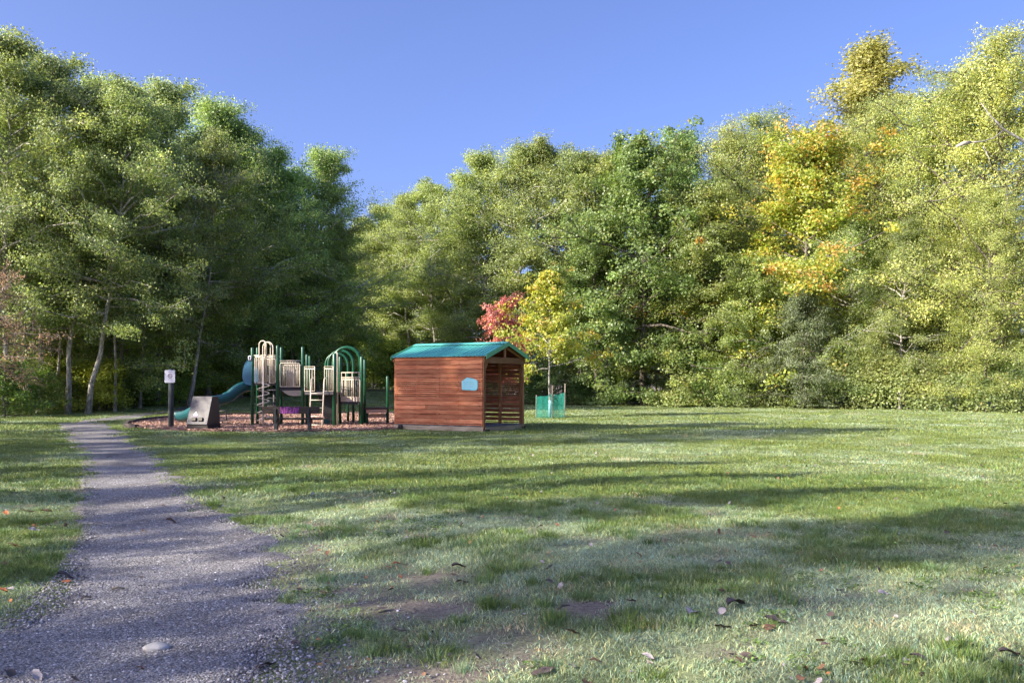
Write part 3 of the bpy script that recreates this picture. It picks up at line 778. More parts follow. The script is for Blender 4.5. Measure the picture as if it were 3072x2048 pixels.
# brambles: one uncountable bank of leaves along the foot of the wood
def bank(name, pts, n, h, w, base, seed, label, lsize=0.13, lo=0.45, amp=0.9):
    rg = np.random.RandomState(seed)
    P = np.array(pts, float); seg = np.linalg.norm(np.diff(P, axis=0), axis=1); cum = np.concatenate([[0], np.cumsum(seg)])
    s = rg.rand(n) * cum[-1]
    cx = np.interp(s, cum, P[:, 0]); cyy = np.interp(s, cum, P[:, 1]); hh = np.interp(s, cum, P[:, 2])
    # mounds
    mn = lo + amp * N3.fbm(s * 0.33 + seed, s * 0 + 3, 3)
    v = rg.rand(n) ** 0.8
    a = v * math.pi * 0.62
    top = hh * mn * (0.75 + 0.5 * N2.at(s * 1.1, v * 3 + seed))
    dy = -np.cos(a) * w * (0.75 + 0.5 * N1.at(s * 0.7, v + 5)) + w * 0.5
    z = np.sin(a) * top + rg.normal(size=n) * 0.12
    C = np.column_stack([cx + rg.normal(size=n) * 0.15, cyy + dy + rg.normal(size=n) * 0.18, z])
    C[:, 2] = np.maximum(C[:, 2], 0.04) + ground(C[:, 0], C[:, 1])
    out = np.tile(np.array([0, -1.0, 0.4]), (n, 1))
    V, F = leaf_quads(rg, C, lsize * rg.uniform(0.6, 1.35, n), 0.45, out, 0.4, 0.75)
    k = np.exp(0.22 * rg.normal(size=n) + 0.7 * (N1.fbm(s * 0.5, z * 1.2 + 7, 3) - 0.5))
    w_ = 0.25 * (N2.fbm(s * 0.4 + 3, z * 0.8, 3) - 0.4)
    col = 1.6 * np.array(base)[None] * k[:, None] * np.stack([1 + 2.2 * w_, 1 + 0.6 * w_, 1 - w_], 1)
    sp = rg.rand(n) < 0.012; col[sp] = np.array([0.34, 0.22, 0.05])
    o = link(name, mesh_np(name, V, F, np.repeat(col, 4, 0)), M['leaf'])
    o['kind'] = 'stuff'; o['label'] = label; o['category'] = 'brambles'
    return o
bank('bramble_bank', [(9.0, 60, 1.5), (13, 58.5, 2.0), (17, 55.5, 2.6), (20, 52.5, 2.8), (23, 48.8, 3.0), (26, 45.5, 3.2), (29.5, 43, 3.2)], 60000, 2.8, 1.9, (0.165, 0.205, 0.075), 11, 'tangled bank of green brambles along the right edge of the lawn', 0.13, 0.2, 1.5)
bank('undergrowth', [(-2, 66.5, 2.2), (2, 65, 1.7), (5.5, 63.5, 1.6), (9.5, 62.5, 1.5)], 18000, 1.6, 1.3, (0.085, 0.115, 0.052), 12, 'low undergrowth with painted shade along the back edge of the lawn')  # darker leaf base paints the shade at the foot of the wood
bank('undergrowth', [(-27, 40.5, 1.9), (-24.5, 43.5, 1.7), (-22.8, 47.5, 1.4), (-22, 52.5, 1.4), (-20.5, 58, 1.8), (-19.5, 66, 2.6), (-14, 73.5, 3.0), (-4, 73.5, 3.2)], 34000, 1.6, 1.5, (0.16, 0.19, 0.06), 13, 'low leafy undergrowth at the foot of the left wood')

bank('thicket', [(-75, 34, 9), (-54, 46, 9.5), (-46, 62, 10), (-38, 84, 10.5), (-22, 100, 11), (0, 104, 11), (20, 102, 11), (38, 90, 11), (52, 66, 10)], 80000, 6, 3.0, (0.10, 0.125, 0.045), 14, 'dense thicket deep inside the wood behind all the trees', 0.42, 0.85, 0.3)

# ------------------------------------------------------------------ shed
SH = empty('shed', (0, 0, 0), 0)
Ax, Ay = X_of(1450, 28.7), 28.7
SH.location = (Ax, Ay, gz(Ax, Ay)); SH.rotation_euler = (0, 0, R(59.6))
tag(SH, 'red brown slatted wooden shed with a teal metal roof and open front', 'shed')
SW, SL = 2.55, 3.56                                  # front width (local x), depth (local y)
prg = random.Random(9)
def rows():
    o = []; z = 2.45
    for i in range(5): o.append((z - 0.146, z)); z -= 0.146
    for i in range(9): o.append((z - 0.0665, z)); z -= 0.0665
    while z > 0.30: o.append((z - 0.146, z)); z -= 0.146
    o.append((0.185, z))
    return o
def plank(lo, hi, mat, along, gap):
    z0, z1 = lo[2] + gap / 2, hi[2] - gap / 2
    jx = prg.uniform(-0.003, 0.003)
    mb = MB()
    # slightly cupped and bowed board
    nseg = 6; P = []
    b0, b1 = prg.uniform(-0.003, 0.003), prg.uniform(-0.003, 0.003)
    c = [(lo[0] + hi[0]) / 2, (lo[1] + hi[1]) / 2, 0]
    a0, a1 = (lo[along], hi[along]); o_ax = 1 - along
    t0, t1 = lo[o_ax] + jx, hi[o_ax] + jx
    for k in range(nseg + 1):
        u = k / nseg; s = a0 + (a1 - a0) * u; bo = b0 * math.sin(math.pi * u) + b1 * math.sin(2.7 * math.pi * u)
        for t in (t0, t1):
            for z in (z0 + bo, z1 + bo):
                v = [0, 0, z]; v[along] = s; v[o_ax] = t
                P.append(v)
    n = len(mb.v); ctr = [0, 0, 0]
    mb.v += [tuple(p) for p in P]
    for k in range(nseg):
        q = n + k * 4; w = q + 4
        for f in ((q, q + 1, w + 1, w), (q + 2, w + 2, w + 3, q + 3), (q, w, w + 2, q + 2), (q + 1, q + 3, w + 3, w + 1)):
            mb.f.append(f); mb.sm.append(False)
    mb.f.append((n, n + 2, n + 3, n + 1)); mb.sm.append(False)
    e = n + nseg * 4; mb.f.append((e, e + 1, e + 3, e + 2)); mb.sm.append(False)
    return mb.build('plank', mat, SH)
for i, (z0, z1) in enumerate(rows()):
    nar = z1 - z0 < 0.1
    g = 0.014 if i < 5 else (0.018 if nar else 0.014)
    cuts = [0.02, SL - 0.02]
    if not nar and i % 3 == 1: cuts.insert(1, prg.uniform(1.2, 2.4))
    for a, b_ in zip(cuts[:-1], cuts[1:]):
        plank((-0.022, a + 0.0015, z0), (0.0, b_ - 0.0015, z1), M['cedar'], 1, g)
    g = (0.009 if i < 5 else 0.024 if i > 6 else 0.010) * prg.uniform(0.8, 1.2)
    plank((SW, 0.02, z0), (SW + 0.022, SL - 0.02, z1), M['cedar'], 1, g)
    plank((0.02, SL, z0), (SW - 0.02, SL + 0.022, z1), M['cedar_x'], 0, 0.014 if i > 4 else 0.007)
# frame posts, inside the planks
for (x, y) in ((0.05, 0.05), (SW - 0.05, 0.05), (0.05, SL - 0.05), (SW - 0.05, SL - 0.05), (0.05, SL / 2), (SW - 0.05, SL / 2), (SW / 2, SL - 0.05), (SW - 0.05, SL * 0.25), (SW - 0.05, SL * 0.75)):
    MB().box((x - 0.045, y - 0.045, 0.16), (x + 0.045, y + 0.045, 2.42)).build('post', M['cedar_post'], SH, 0.004)
# corner boards on the front edge
MB().box((-0.026, -0.030, 0.06), (0.090, -0.002, 2.43)).build('corner_board', M['cedar_post'], SH, 0.003)
MB().box((SW - 0.065, -0.030, 0.06), (SW + 0.026, -0.002, 2.43)).build('corner_board', M['cedar_post'], SH, 0.003)
# floor and foundation
for k in range(22):
    y0 = 0.03 + k * (SL - 0.06) / 22
    MB().box((0.003, y0, 0.150), (SW - 0.003, y0 + (SL - 0.06) / 22 - 0.006, 0.178)).build('floor_board', M['floor_grey'], SH)
MB().box((-0.045, -0.02, -0.20), (0.045, SL + 0.02, 0.148)).build('foundation_skid', M['skid'], SH, 0.006)
MB().box((SW - 0.045, -0.02, -0.20), (SW + 0.045, SL + 0.02, 0.148)).build('foundation_skid', M['skid'], SH, 0.006)
MB().box((0.05, -0.06, -0.20), (SW - 0.05, -0.024, 0.146)).build('sill_board', M['skid_x'], SH, 0.004)
# little brackets at the foot of the front posts
for x0, x1 in ((-0.03, 0.26), (SW - 0.20, SW + 0.03)):
    MB().box((x0, -0.085, 0.02), (x1, -0.062, 0.07)).build('foot_cleat', M['dark_wood'], SH)
# front header, knee braces, gable truss
MB().box((-0.02, -0.055, 2.20), (SW + 0.02, -0.032, 2.40)).build('header_beam', M['cedar_beam'], SH, 0.004)
MB().prism([(0.092, -0.028, 2.198), (0.24, -0.028, 2.198), (0.092, -0.028, 1.98)], (0, 0.03, 0)).build('knee_brace', M['cedar_beam'], SH)
MB().prism([(SW - 0.067, -0.028, 2.198), (SW - 0.067, -0.028, 1.98), (SW - 0.215, -0.028, 2.198)], (0, 0.03, 0)).build('knee_brace', M['cedar_beam'], SH)
RX, EZ, RZ, OV = SW / 2, 2.45, 2.87, 0.09            # ridge x, eave z at the wall, ridge z, eave overhang
slope = (RZ - EZ) / RX
for k, y in enumerate((-0.055, SL * 0.33, SL * 0.67, SL - 0.02)):
    for sgn in (-1, 1):
        xe = RX + sgn * (RX + 0.02)
        MB().bar((RX + sgn * 0.02, y + 0.02, RZ - 0.105), (xe, y + 0.02, EZ - 0.098), 0.04, 0.10).build('rafter', M['cedar_beam'], SH)
    MB().box((RX - 0.05, y + 0.002, 2.402), (RX + 0.05, y + 0.038, RZ - 0.14)).build('king_post', M['cedar_post'], SH)
    if k: MB().box((-0.01, y + 0.041, 2.28), (SW + 0.01, y + 0.075, 2.40)).build('tie_beam', M['cedar_x'], SH)
# roof: ribbed metal sheets, one object per panel
def roof_sheet(sgn, y0, y1):
    prof = []; pitch = 0.165; y = y0
    while y < y1 - 0.01:
        prof += [(y, 0), (y + 0.105, 0), (y + 0.118, 0.024), (min(y1, y + 0.150), 0.024)]
        y += pitch
    prof = [(min(a, y1), h) for a, h in prof] + [(y1, 0)]
    xr, zr = RX, RZ; xe = RX + sgn * (RX + OV); ze = RZ - slope * (RX + OV)
    mb = MB(); n = len(prof)
    for (a, h) in prof: mb.v.append((xr, a, zr + h))
    for (a, h) in prof: mb.v.append((xe, a, ze + h))
    for (a, h) in prof: mb.v.append((xr, a, zr + h - 0.006))
    for (a, h) in prof: mb.v.append((xe, a, ze + h - 0.006))
    for i in range(n - 1):
        mb.f += [(i, i + 1, n + i + 1, n + i) if sgn < 0 else (i, n + i, n + i + 1, i + 1), (2 * n + i, 3 * n + i, 3 * n + i + 1, 2 * n + i + 1), (n + i, n + i + 1, 3 * n + i + 1, 3 * n + i)]
        mb.sm += [False] * 3
    return mb.build('roof_sheet', M['roof_teal'], SH)
ny_ = 4; Y0, Y1 = -0.18, SL + 0.05
for sgn in (-1, 1):
    for k in range(ny_):
        roof_sheet(sgn, Y0 + (Y1 - Y0) * k / ny_, Y0 + (Y1 - Y0) * (k + 1) / ny_)
for sgn in (-1, 1):                                  # brown boarding under the metal
    a0, a1 = RX + sgn * 0.02, RX + sgn * (RX + OV - 0.03)
    MB().prism([(a0, Y0 + 0.02, RZ - 0.010 - slope * 0.02), (a1, Y0 + 0.02, RZ - 0.010 - slope * (RX + OV - 0.03)), (a1, Y1 - 0.02, RZ - 0.010 - slope * (RX + OV - 0.03)), (a0, Y1 - 0.02, RZ - 0.010 - slope * 0.02)], (0, 0, -0.02)).build('roof_boarding', M['cedar_x'], SH)
# ridge cap and rake trims
for sgn in (-1, 1):
    MB().prism([(RX, Y0 - 0.01, RZ + 0.055), (RX, Y1 + 0.01, RZ + 0.055), (RX + sgn * 0.17, Y1 + 0.01, RZ + 0.055 - 0.17 * slope), (RX + sgn * 0.17, Y0 - 0.01, RZ + 0.055 - 0.17 * slope)], (0, 0, -0.012)).build('ridge_cap', M['roof_teal'], SH)
    for y in (Y0 - 0.02, Y1 + 0.002):
        xe = RX + sgn * (RX + OV + 0.02); ze = RZ - slope * (RX + OV + 0.02)
        MB().prism([(RX, y, RZ + 0.05), (xe, y, ze + 0.05), (xe, y, ze - 0.09), (RX, y, RZ - 0.09)], (0, 0.018, 0)).build('rake_trim', M['trim_green'], SH)
# closing gable boards at the back
for k in range(4):
    z0 = 2.45 + k * 0.14; w0 = RX * (1 - (z0 - EZ) / (RZ - EZ)); w1 = RX * (1 - (z0 + 0.13 - EZ) / (RZ - EZ))
    if w1 > 0.05:
        MB().prism([(RX - w0, SL + 0.002, z0), (RX + w0, SL + 0.002, z0), (RX + w1, SL + 0.002, z0 + 0.13), (RX - w1, SL + 0.002, z0 + 0.13)], (0, 0.02, 0)).build('plank', M['cedar_x'], SH)
# bench inside
bs = MB().box((0.10, SL - 0.55, 0.60), (SW - 0.12, SL - 0.12, 0.64)).build('inner_bench', M['dark_wood'], SH)
for x in (0.2, SW - 0.25):
    MB().box((x, SL - 0.5, 0.18), (x + 0.09, SL - 0.41, 0.598)).build('leg', M['dark_wood'], bs)
MB().box((0.10, 0.9, 0.60), (0.42, SL - 0.57, 0.64)).build('inner_bench', M['dark_wood'], SH)
MB().box((0.30, 0.92, 0.18), (0.38, 1.02, 0.598)).build('leg', M['dark_wood'], SH)
# teal plaque on the side wall
pq = [(-0.024, 0.80, 1.36), (-0.024, 0.80, 1.62), (-0.024, 0.60, 1.735), (-0.024, 0.34, 1.70), (-0.024, 0.19, 1.63), (-0.024, 0.195, 1.38), (-0.024, 0.26, 1.315), (-0.024, 0.76, 1.335)]
pl = MB().prism(pq, (-0.02, 0, 0)).build('painted_plaque', M['plaque'], SH, 0.004)
pl['label'] = 'pale teal hand painted plaque'
for k, z in enumerate((1.625, 1.545, 1.50, 1.455, 1.405)):
    MB().box((-0.0455, 0.31 + 0.02 * (k % 2), z - 0.008), (-0.0445, 0.70 - 0.03 * (k % 3), z + 0.008)).build('faded_line', M['plaque_line'], pl)

# ------------------------------------------------------------------ play structure
PS = empty('play_structure', (X_of(900, 32.5), 32.5, gz(X_of(900, 32.5), 32.5)))
tag(PS, 'green and beige metal play structure with slide, spiral climber, ladder and arches', 'playground')
org = Vector(PS.location)
def loc(v): return Vector(v) - org
def part(name, mat, mb, parent=PS, bev=0):
    o = mb.build(name, M[mat], parent, bev)
    return o
G0 = org.z
def post(px, D, pytop, r=0.052):
    x = X_of(px, D); zt = Z_of(pytop, D); z0 = gz(x, D) - 0.1
    mb = MB().tube([loc((x, D, z0)), loc((x, D, zt - 0.03)), loc((x, D, zt))], [r, r, r * 0.72], 14)
    part('post', 'green_post', mb)
    return Vector((x, D, 0))
p1 = post(757, 32.0, 1042, 0.055); p2 = post(772.5, 33.1, 1042, 0.052); p3 = post(832.5, 31.8, 1036, 0.058); p4 = post(844, 32.9, 1041, 0.052)
p5 = post(908, 32.1, 1040, 0.055); p6 = post(920.5, 33.2, 1063, 0.052); p6b = post(929, 33.9, 1067, 0.045)
p7 = post(1003.5, 31.6, 1060, 0.075); p8 = post(1020, 32.6, 1069, 0.055); p9 = post(1085, 32.2, 1069, 0.06); p10 = post(1094, 33.4, 1078, 0.05)
p11 = post(1162.5, 33.4, 1128, 0.055)
def V3(p, z): return loc((p.x, p.y, z))
def deck(a, b, c, d, z, th=0.075, name='deck', mat='deck_dark'):
    pts = [V3(a, z), V3(b, z), V3(c, z), V3(d, z)]
    part(name, mat, MB().prism(pts, (0, 0, -th)))
def lerp(a, b, t): return a + (b - a) * t
def rail(P, r=0.017, mat='beige_tube', name='rail', n=8):
    part(name, mat, MB().tube(P, r, n))
def arcpts(a, b, top, n=12):                        # inverted U from a to b with height top
    o = [a]
    mid = (a + b) / 2; hw = (b - a) / 2
    for k in range(n + 1):
        t = math.pi * (1 - k / n)
        o.append(mid + hw * math.cos(t) + Vector((0, 0, 1)) * (top - a.z - hw.length + hw.length * math.sin(t)))
    return o + [b]
# tower with the spiral: deck, front guard bars with loops
z1 = Z_of(1146, 32.0)
deck(p1, p3, p4, p2, z1, 0.10)
def guard(a, b, z0, z1_, nb, fr=0.02, br=0.012, name='guard_panel', over=0.04, y_off=-0.05):
    a = a + Vector((0, y_off, 0)); b = b + Vector((0, y_off, 0))
    root = part(name, 'beige_tube', MB().tube([V3(a, z0), V3(a, z1_ - 0.06), V3(lerp(a, b, 0.03), z1_), V3(lerp(a, b, 0.97), z1_), V3(b, z1_ - 0.06), V3(b, z0)], fr, 8, closed=True))
    for k in range(1, nb + 1):
        q = lerp(a, b, k / (nb + 1))
        bo = MB().tube([V3(q, z0), V3(q, z1_)], br, 6).build('bar', M['beige_tube'], root)
    return root
d13 = p3 - p1
zt1 = Z_of(1070, 32)
guard(p1 + d13 * 0.13, p1 + d13 * 0.40, z1 - 0.03, zt1, 3)
guard(p1 + d13 * 0.70, p1 + d13 * 0.92, z1 - 0.03, zt1, 2)
guard(p2 + Vector((0.1, 0.05, 0)), p4 + Vector((-0.1, 0.05, 0)), z1 - 0.03, zt1 - 0.05, 6)
rail([V3(p1, Z_of(1066, 32)), V3(p3, Z_of(1066, 32))]); rail([V3(p2, Z_of(1070, 33)), V3(p4, Z_of(1070, 33))])
# hand loops
ztop = Z_of(1022, 31.9)
for t0, t1, dy, zt in ((0.28, 0.56, -0.02, ztop), (0.46, 0.86, -0.12, ztop - 0.05), (0.50, 0.72, 0.02, ztop - 0.06)):
    a = p1 + d13 * t0 + Vector((0, dy, 0)); b = p1 + d13 * t1 + Vector((0, dy, 0))
    rail(arcpts(V3(a, z1 - 0.05), V3(b, z1 - 0.05), zt), 0.021, name='hand_loop', n=10)
# spiral climber: pole and helix
sp = Vector((X_of(790, 31.45), 31.45, 0))
pole = MB().tube([V3(sp, -0.05), V3(sp, z1 + 0.9)], 0.024, 10)
sc_ = part('spiral_climber', 'beige_tube', pole)
hp = []
for k in range(150):
    t = k / 149; a = t * 2 * math.pi * 5.4; rr = 0.20
    hp.append(V3(sp, 0.1 + (z1 - 0.12) * t) + Vector((rr * math.cos(a), rr * math.sin(a), 0)))
MB().tube(hp, 0.017, 6).build('helix', M['beige_tube'], sc_)
MB().tube([V3(sp + Vector((-0.06, 0.12, 0)), 0), V3(sp + Vector((-0.06, 0.12, 0)), z1)], 0.016, 6).build('stay', M['beige_tube'], sc_)
for zz in (Z_of(1169, 32), Z_of(1193, 32), Z_of(1216, 32)):
    rail([V3(sp + Vector((0.12, 0.1, 0)), zz), V3(p3, zz)], 0.015, name='rung')
# grey-violet pole behind
part('pole', 'bin_panel', MB().tube([loc((X_of(823, 33), 33, -0.05)), loc((X_of(823, 33), 33, Z_of(1152, 33)))], 0.05, 10))
# tower with the big bar panel
z2 = Z_of(1161, 32.1)
deck(p3 + Vector((0.02, 0, 0)), p5, p6, p4, z2, 0.11)
d35 = p5 - p3
rail([V3(p3, Z_of(1082, 32)), V3(p5, Z_of(1082, 32))], 0.018)
g2 = guard(p3 + d35 * 0.12, p3 + d35 * 0.90, z2 + 0.02, Z_of(1089, 32), 9)
guard(p4 + Vector((0.1, 0.05, 0)), p6 + Vector((-0.1, 0.05, 0)), z2 + 0.02, Z_of(1095, 33), 7)
for k in range(8):
    q = p3 + d35 * (0.36 + 0.05 * k) + Vector((0, -0.02, 0))
    MB().tube([V3(q, z2 + 0.02), V3(q, Z_of(1085 if k % 2 else 1101, 32))], 0.012, 6).build('bar', M['beige_tube'], g2)
MB().box(tuple(V3(p3 + d35 * 0.38 + Vector((0, 0.02, 0)), z2 + 0.03)), tuple(V3(p3 + d35 * 0.68, Z_of(1104, 32)) + Vector((0, 0.05, 0)))).build('infill_panel', M['beige_panel'], g2)
for k in range(3):
    q = p3 + d35 * (0.30 + 0.22 * k)
    MB().tube([V3(q, Z_of(1101, 32)), V3(q + d35 * 0.10, Z_of(1101, 32))], 0.014, 6).build('bar', M['beige_tube'], g2)
# cream valance under the deck
pa, pb = p3 + d35 * 0.16, p3 + d35 * 0.96
zv = z2 - 0.115
vp = [V3(pa, zv), V3(pb, zv), V3(pb, zv - 0.19), V3(lerp(pa, pb, 0.6), zv - 0.20), V3(lerp(pa, pb, 0.35), zv - 0.17), V3(lerp(pa, pb, 0.15), zv - 0.09)]
part('valance', 'beige_panel', MB().prism(vp, (0, 0.03, 0)))
# middle bay: low deck, gate panels either side of the ladder
z3 = Z_of(1177, 32)
q0, q1 = Vector((X_of(914, 31.8), 31.8, 0)), Vector((X_of(944, 31.6), 31.6, 0))
q2, q3 = Vector((X_of(974, 31.5), 31.5, 0)), Vector((X_of(1000, 31.4), 31.4, 0))
deck(q0, q3, Vector((q3.x + 0.1, 33.2, 0)), Vector((q0.x + 0.1, 33.2, 0)), z3 + 0.02, 0.09)
for a, b in ((q0, q1), (q2, q3)):
    guard(a, b, z3 + 0.05, Z_of(1106, 31.6), 3, 0.019, y_off=0)
    rail([V3(a, z3 + 0.05), V3(a, Z_of(1099, 31.6)), V3(b, Z_of(1099, 31.6)), V3(b, z3 + 0.05)], 0.019)
# ladder
la, lb = Vector((X_of(934, 31.2), 31.2, 0)), Vector((X_of(973, 31.1), 31.1, 0))
la0, lb0 = Vector((X_of(928, 30.7), 30.7, 0)), Vector((X_of(966, 30.6), 30.6, 0))
lz = Z_of(1133, 31.2)
ld = part('ladder', 'beige_tube', MB().tube([V3(la0, -0.02), V3(lerp(la0, la, 0.75), lz * 0.72), V3(la, lz - 0.05), V3(la + Vector((0.04, 0.15, 0)), lz)], 0.024, 8).tube([V3(lb0, -0.02), V3(lerp(lb0, lb, 0.75), lz * 0.72), V3(lb, lz - 0.05), V3(lb + Vector((0.04, 0.15, 0)), lz)], 0.024, 8))
for zz in (0.13, 0.42, 0.70, 0.97, 1.20):
    t = zz / lz
    MB().tube([V3(lerp(la0, la, t), zz), V3(lerp(lb0, lb, t), zz)], 0.015, 6).build('rung', M['beige_tube'], ld)
# black slide leaving to the back under the middle bay
bs_ = [(X_of(955, 33.3), 33.3, z3 - 0.02), (X_of(1000, 33.3), 33.3, z3 - 0.02), (X_of(1004, 35.8), 35.8, 0.28), (X_of(975, 35.8), 35.8, 0.22)]
part('black_chute', 'slide_black', MB().prism([loc(b) for b in bs_], (0, -0.05, -0.12)))
part('chute_side', 'slide_black', MB().prism([loc((X_of(953, 32.2), 32.2, z3 - 0.07)), loc((X_of(1002, 32.2), 32.2, z3 - 0.07)), loc((X_of(1002, 32.2), 32.2, 0.28)), loc((X_of(992, 32.2), 32.2, 0.20)), loc((X_of(972, 32.2), 32.2, 0.32))], (0, 0.06, 0)))
part('chute_foot', 'slide_teal', MB().prism([loc((X_of(970, 33), 33, 0.24)), loc((X_of(1002, 33), 33, 0.24)), loc((X_of(1000, 33), 33, 0.02)), loc((X_of(972, 33), 33, 0.02))], (0, 0.3, 0)))
part('chute_leg', 'black_metal', MB().tube([loc((X_of(994, 32.3), 32.3, -0.02)), loc((X_of(994, 32.3), 32.3, 0.3))], 0.025, 8))
# tall green panel post and cream pole
part('pole', 'beige_tube', MB().tube([loc((X_of(1012, 31.9), 31.9, -0.05)), loc((X_of(1012, 31.9), 31.9, Z_of(1060, 31.9))), loc((X_of(1009, 31.9), 31.9, Z_of(1057, 31.9)))], 0.03, 10))
part('green_panel', 'green_post', MB().prism([loc((X_of(1000, 31.75), 31.75, 0.05)), loc((X_of(1009.5, 31.75), 31.75, 0.05)), loc((X_of(1009.5, 31.75), 31.75, Z_of(1060, 31.75))), loc((X_of(1000, 31.75), 31.75, Z_of(1066, 31.75)))], (0, 0.04, 0)))
# arches
def arch(px0, px1, D, pytop, pyl, pyr, r, D2=None):
    D2 = D2 or D
    a = Vector((X_of(px0, D), D, Z_of(pyl, D))); b = Vector((X_of(px1, D2), D2, Z_of(pyr, D2)))
    top = Z_of(pytop, (D + D2) / 2)
    P = [a]; mid = (a + b) / 2; hw = (b - a) / 2; hw.z = 0
    zs = top - min(1.05, hw.length * 1.15)
    P.append(Vector((a.x, a.y, max(zs, a.z + 0.02))))
    for k in range(1, 16):
        t = math.pi * (1 - k / 16)
        P.append(Vector((mid.x, mid.y, 0)) + hw * math.cos(t) + Vector((0, 0, zs + (top - zs) * math.sin(t) ** 0.85)))
    P.append(Vector((b.x, b.y, zs))); P.append(b)
    part('arch', 'green_post', MB().tube([loc(p) for p in P], r, 12))
arch(1000, 1081, 32.3, 1042, 1180, 1280, 0.060)
arch(985, 1060, 34.2, 1052, 1180, 1271, 0.052)
arch(977, 1044, 35.4, 1060, 1180, 1267, 0.048)
# right tower deck and bar panel
z4 = Z_of(1206, 32.2)
deck(p8 + Vector((0, -0.15, 0)), p9, p10, p8 + Vector((0.1, 0.9, 0)), z4, 0.075)
a, b = p8 + Vector((0.06, -0.2, 0)), p9 + Vector((-0.05, -0.05, 0))
g4 = guard(a, b, z4 + 0.18, Z_of(1138, 32.2), 8, 0.017, 0.014, y_off=0)
rail([V3(a, Z_of(1117, 32)), V3(b, Z_of(1117, 32))], 0.018); rail([V3(a, Z_of(1132, 32)), V3(b, Z_of(1132, 32))], 0.018)
for t in (0.05, 0.27, 0.6, 0.95):
    MB().tube([V3(lerp(a, b, t), Z_of(1117, 32)), V3(lerp(a, b, t), z4 + 0.02)], 0.014, 6).build('bar', M['beige_tube'], g4)
part('kick_board', 'beige_panel', MB().prism([V3(a, z4 + 0.02), V3(b, z4 + 0.02), V3(b, z4 + 0.17), V3(a, z4 + 0.17)], (0, 0.03, 0)))
# transfer step on the right
c0, c1 = Vector((X_of(1093, 32.8), 32.8, 0)), Vector((X_of(1160, 33.3), 33.3, 0))
zs_ = Z_of(1222, 33)
deck(c0, c1, c1 + Vector((0.1, 0.9, 0)), c0 + Vector((0.1, 0.9, 0)), zs_, 0.075, 'step_deck')
part('riser', 'beige_panel', MB().prism([V3(lerp(c0, c1, 0.08), zs_ - 0.08), V3(c1, zs_ - 0.08), V3(c1, zs_ - 0.20), V3(lerp(c0, c1, 0.08), zs_ - 0.20)], (0, 0.03, 0)))
part('riser', 'beige_panel', MB().prism([V3(lerp(c0, c1, 0.08) + Vector((0, 0.25, 0)), zs_ - 0.24), V3(c1 + Vector((0, 0.25, 0)), zs_ - 0.24), V3(c1 + Vector((0, 0.25, 0)), zs_ - 0.38), V3(lerp(c0, c1, 0.08) + Vector((0, 0.25, 0)), zs_ - 0.38)], (0, 0.03, 0)))
part('post', 'green_post', MB().tube([V3(c0 + Vector((0.05, 0.3, 0)), -0.1), V3(c0 + Vector((0.05, 0.3, 0)), zs_ - 0.08)], 0.05, 10))
# slide: trough with raised sides, and its hood
sl = [W(750, 1160, 32.5), W(731, 1163, 32.4), W(712, 1174, 32.3), W(692, 1190, 32.2), W(670, 1199, 32.1), W(648, 1206, 32.1), W(622, 1219, 32.3), W(598, 1236, 32.6), W(576, 1248, 32.9), W(548, 1252, 33.2)]
def catm_open(P, n=5):
    o = []
    for i in range(len(P) - 1):
        a, b, c, d = P[max(i - 1, 0)], P[i], P[i + 1], P[min(i + 2, len(P) - 1)]
        for k in range(n):
            t = k / n
            o.append(0.5 * ((2 * b) + (c - a) * t + (2 * a - 5 * b + 4 * c - d) * t * t + (3 * b - a - 3 * c + d) * t ** 3))
    return o + [P[-1]]
SP = catm_open(sl)
prof = [(-0.30, 0.20), (-0.33, 0.21), (-0.36, 0.18), (-0.34, -0.02), (-0.22, -0.13), (0, -0.16), (0.22, -0.13), (0.34, -0.02), (0.36, 0.18), (0.33, 0.21), (0.30, 0.20), (0.29, 0.02), (0.18, -0.07), (0, -0.10), (-0.18, -0.07), (-0.29, 0.02)]
mb = MB(); npf = len(prof)
for i, p in enumerate(SP):
    t = (SP[min(i + 1, len(SP) - 1)] - SP[max(i - 1, 0)]).normalized()
    sd = t.cross(Vector((0, 0, 1))).normalized(); up = sd.cross(t)
    for (a_, b_) in prof: mb.v.append(tuple(loc(p + sd * a_ + up * b_)))
for i in range(len(SP) - 1):
    for k in range(npf):
        k2 = (k + 1) % npf
        mb.f.append((i * npf + k, i * npf + k2, (i + 1) * npf + k2, (i + 1) * npf + k)); mb.sm.append(True)
mb.f.append(tuple(range(npf))); mb.sm.append(False); mb.f.append(tuple((len(SP) - 1) * npf + k for k in range(npf))[::-1]); mb.sm.append(False)
slide = part('slide', 'slide_teal', mb)
slide['label'] = 'dark teal curved trough slide'
MB().tube([loc(W(566, 1254, 33.0)), loc((X_of(566, 33.0), 33.0, -0.03))], 0.09, 12).build('slide_foot', M['slide_teal'], slide)
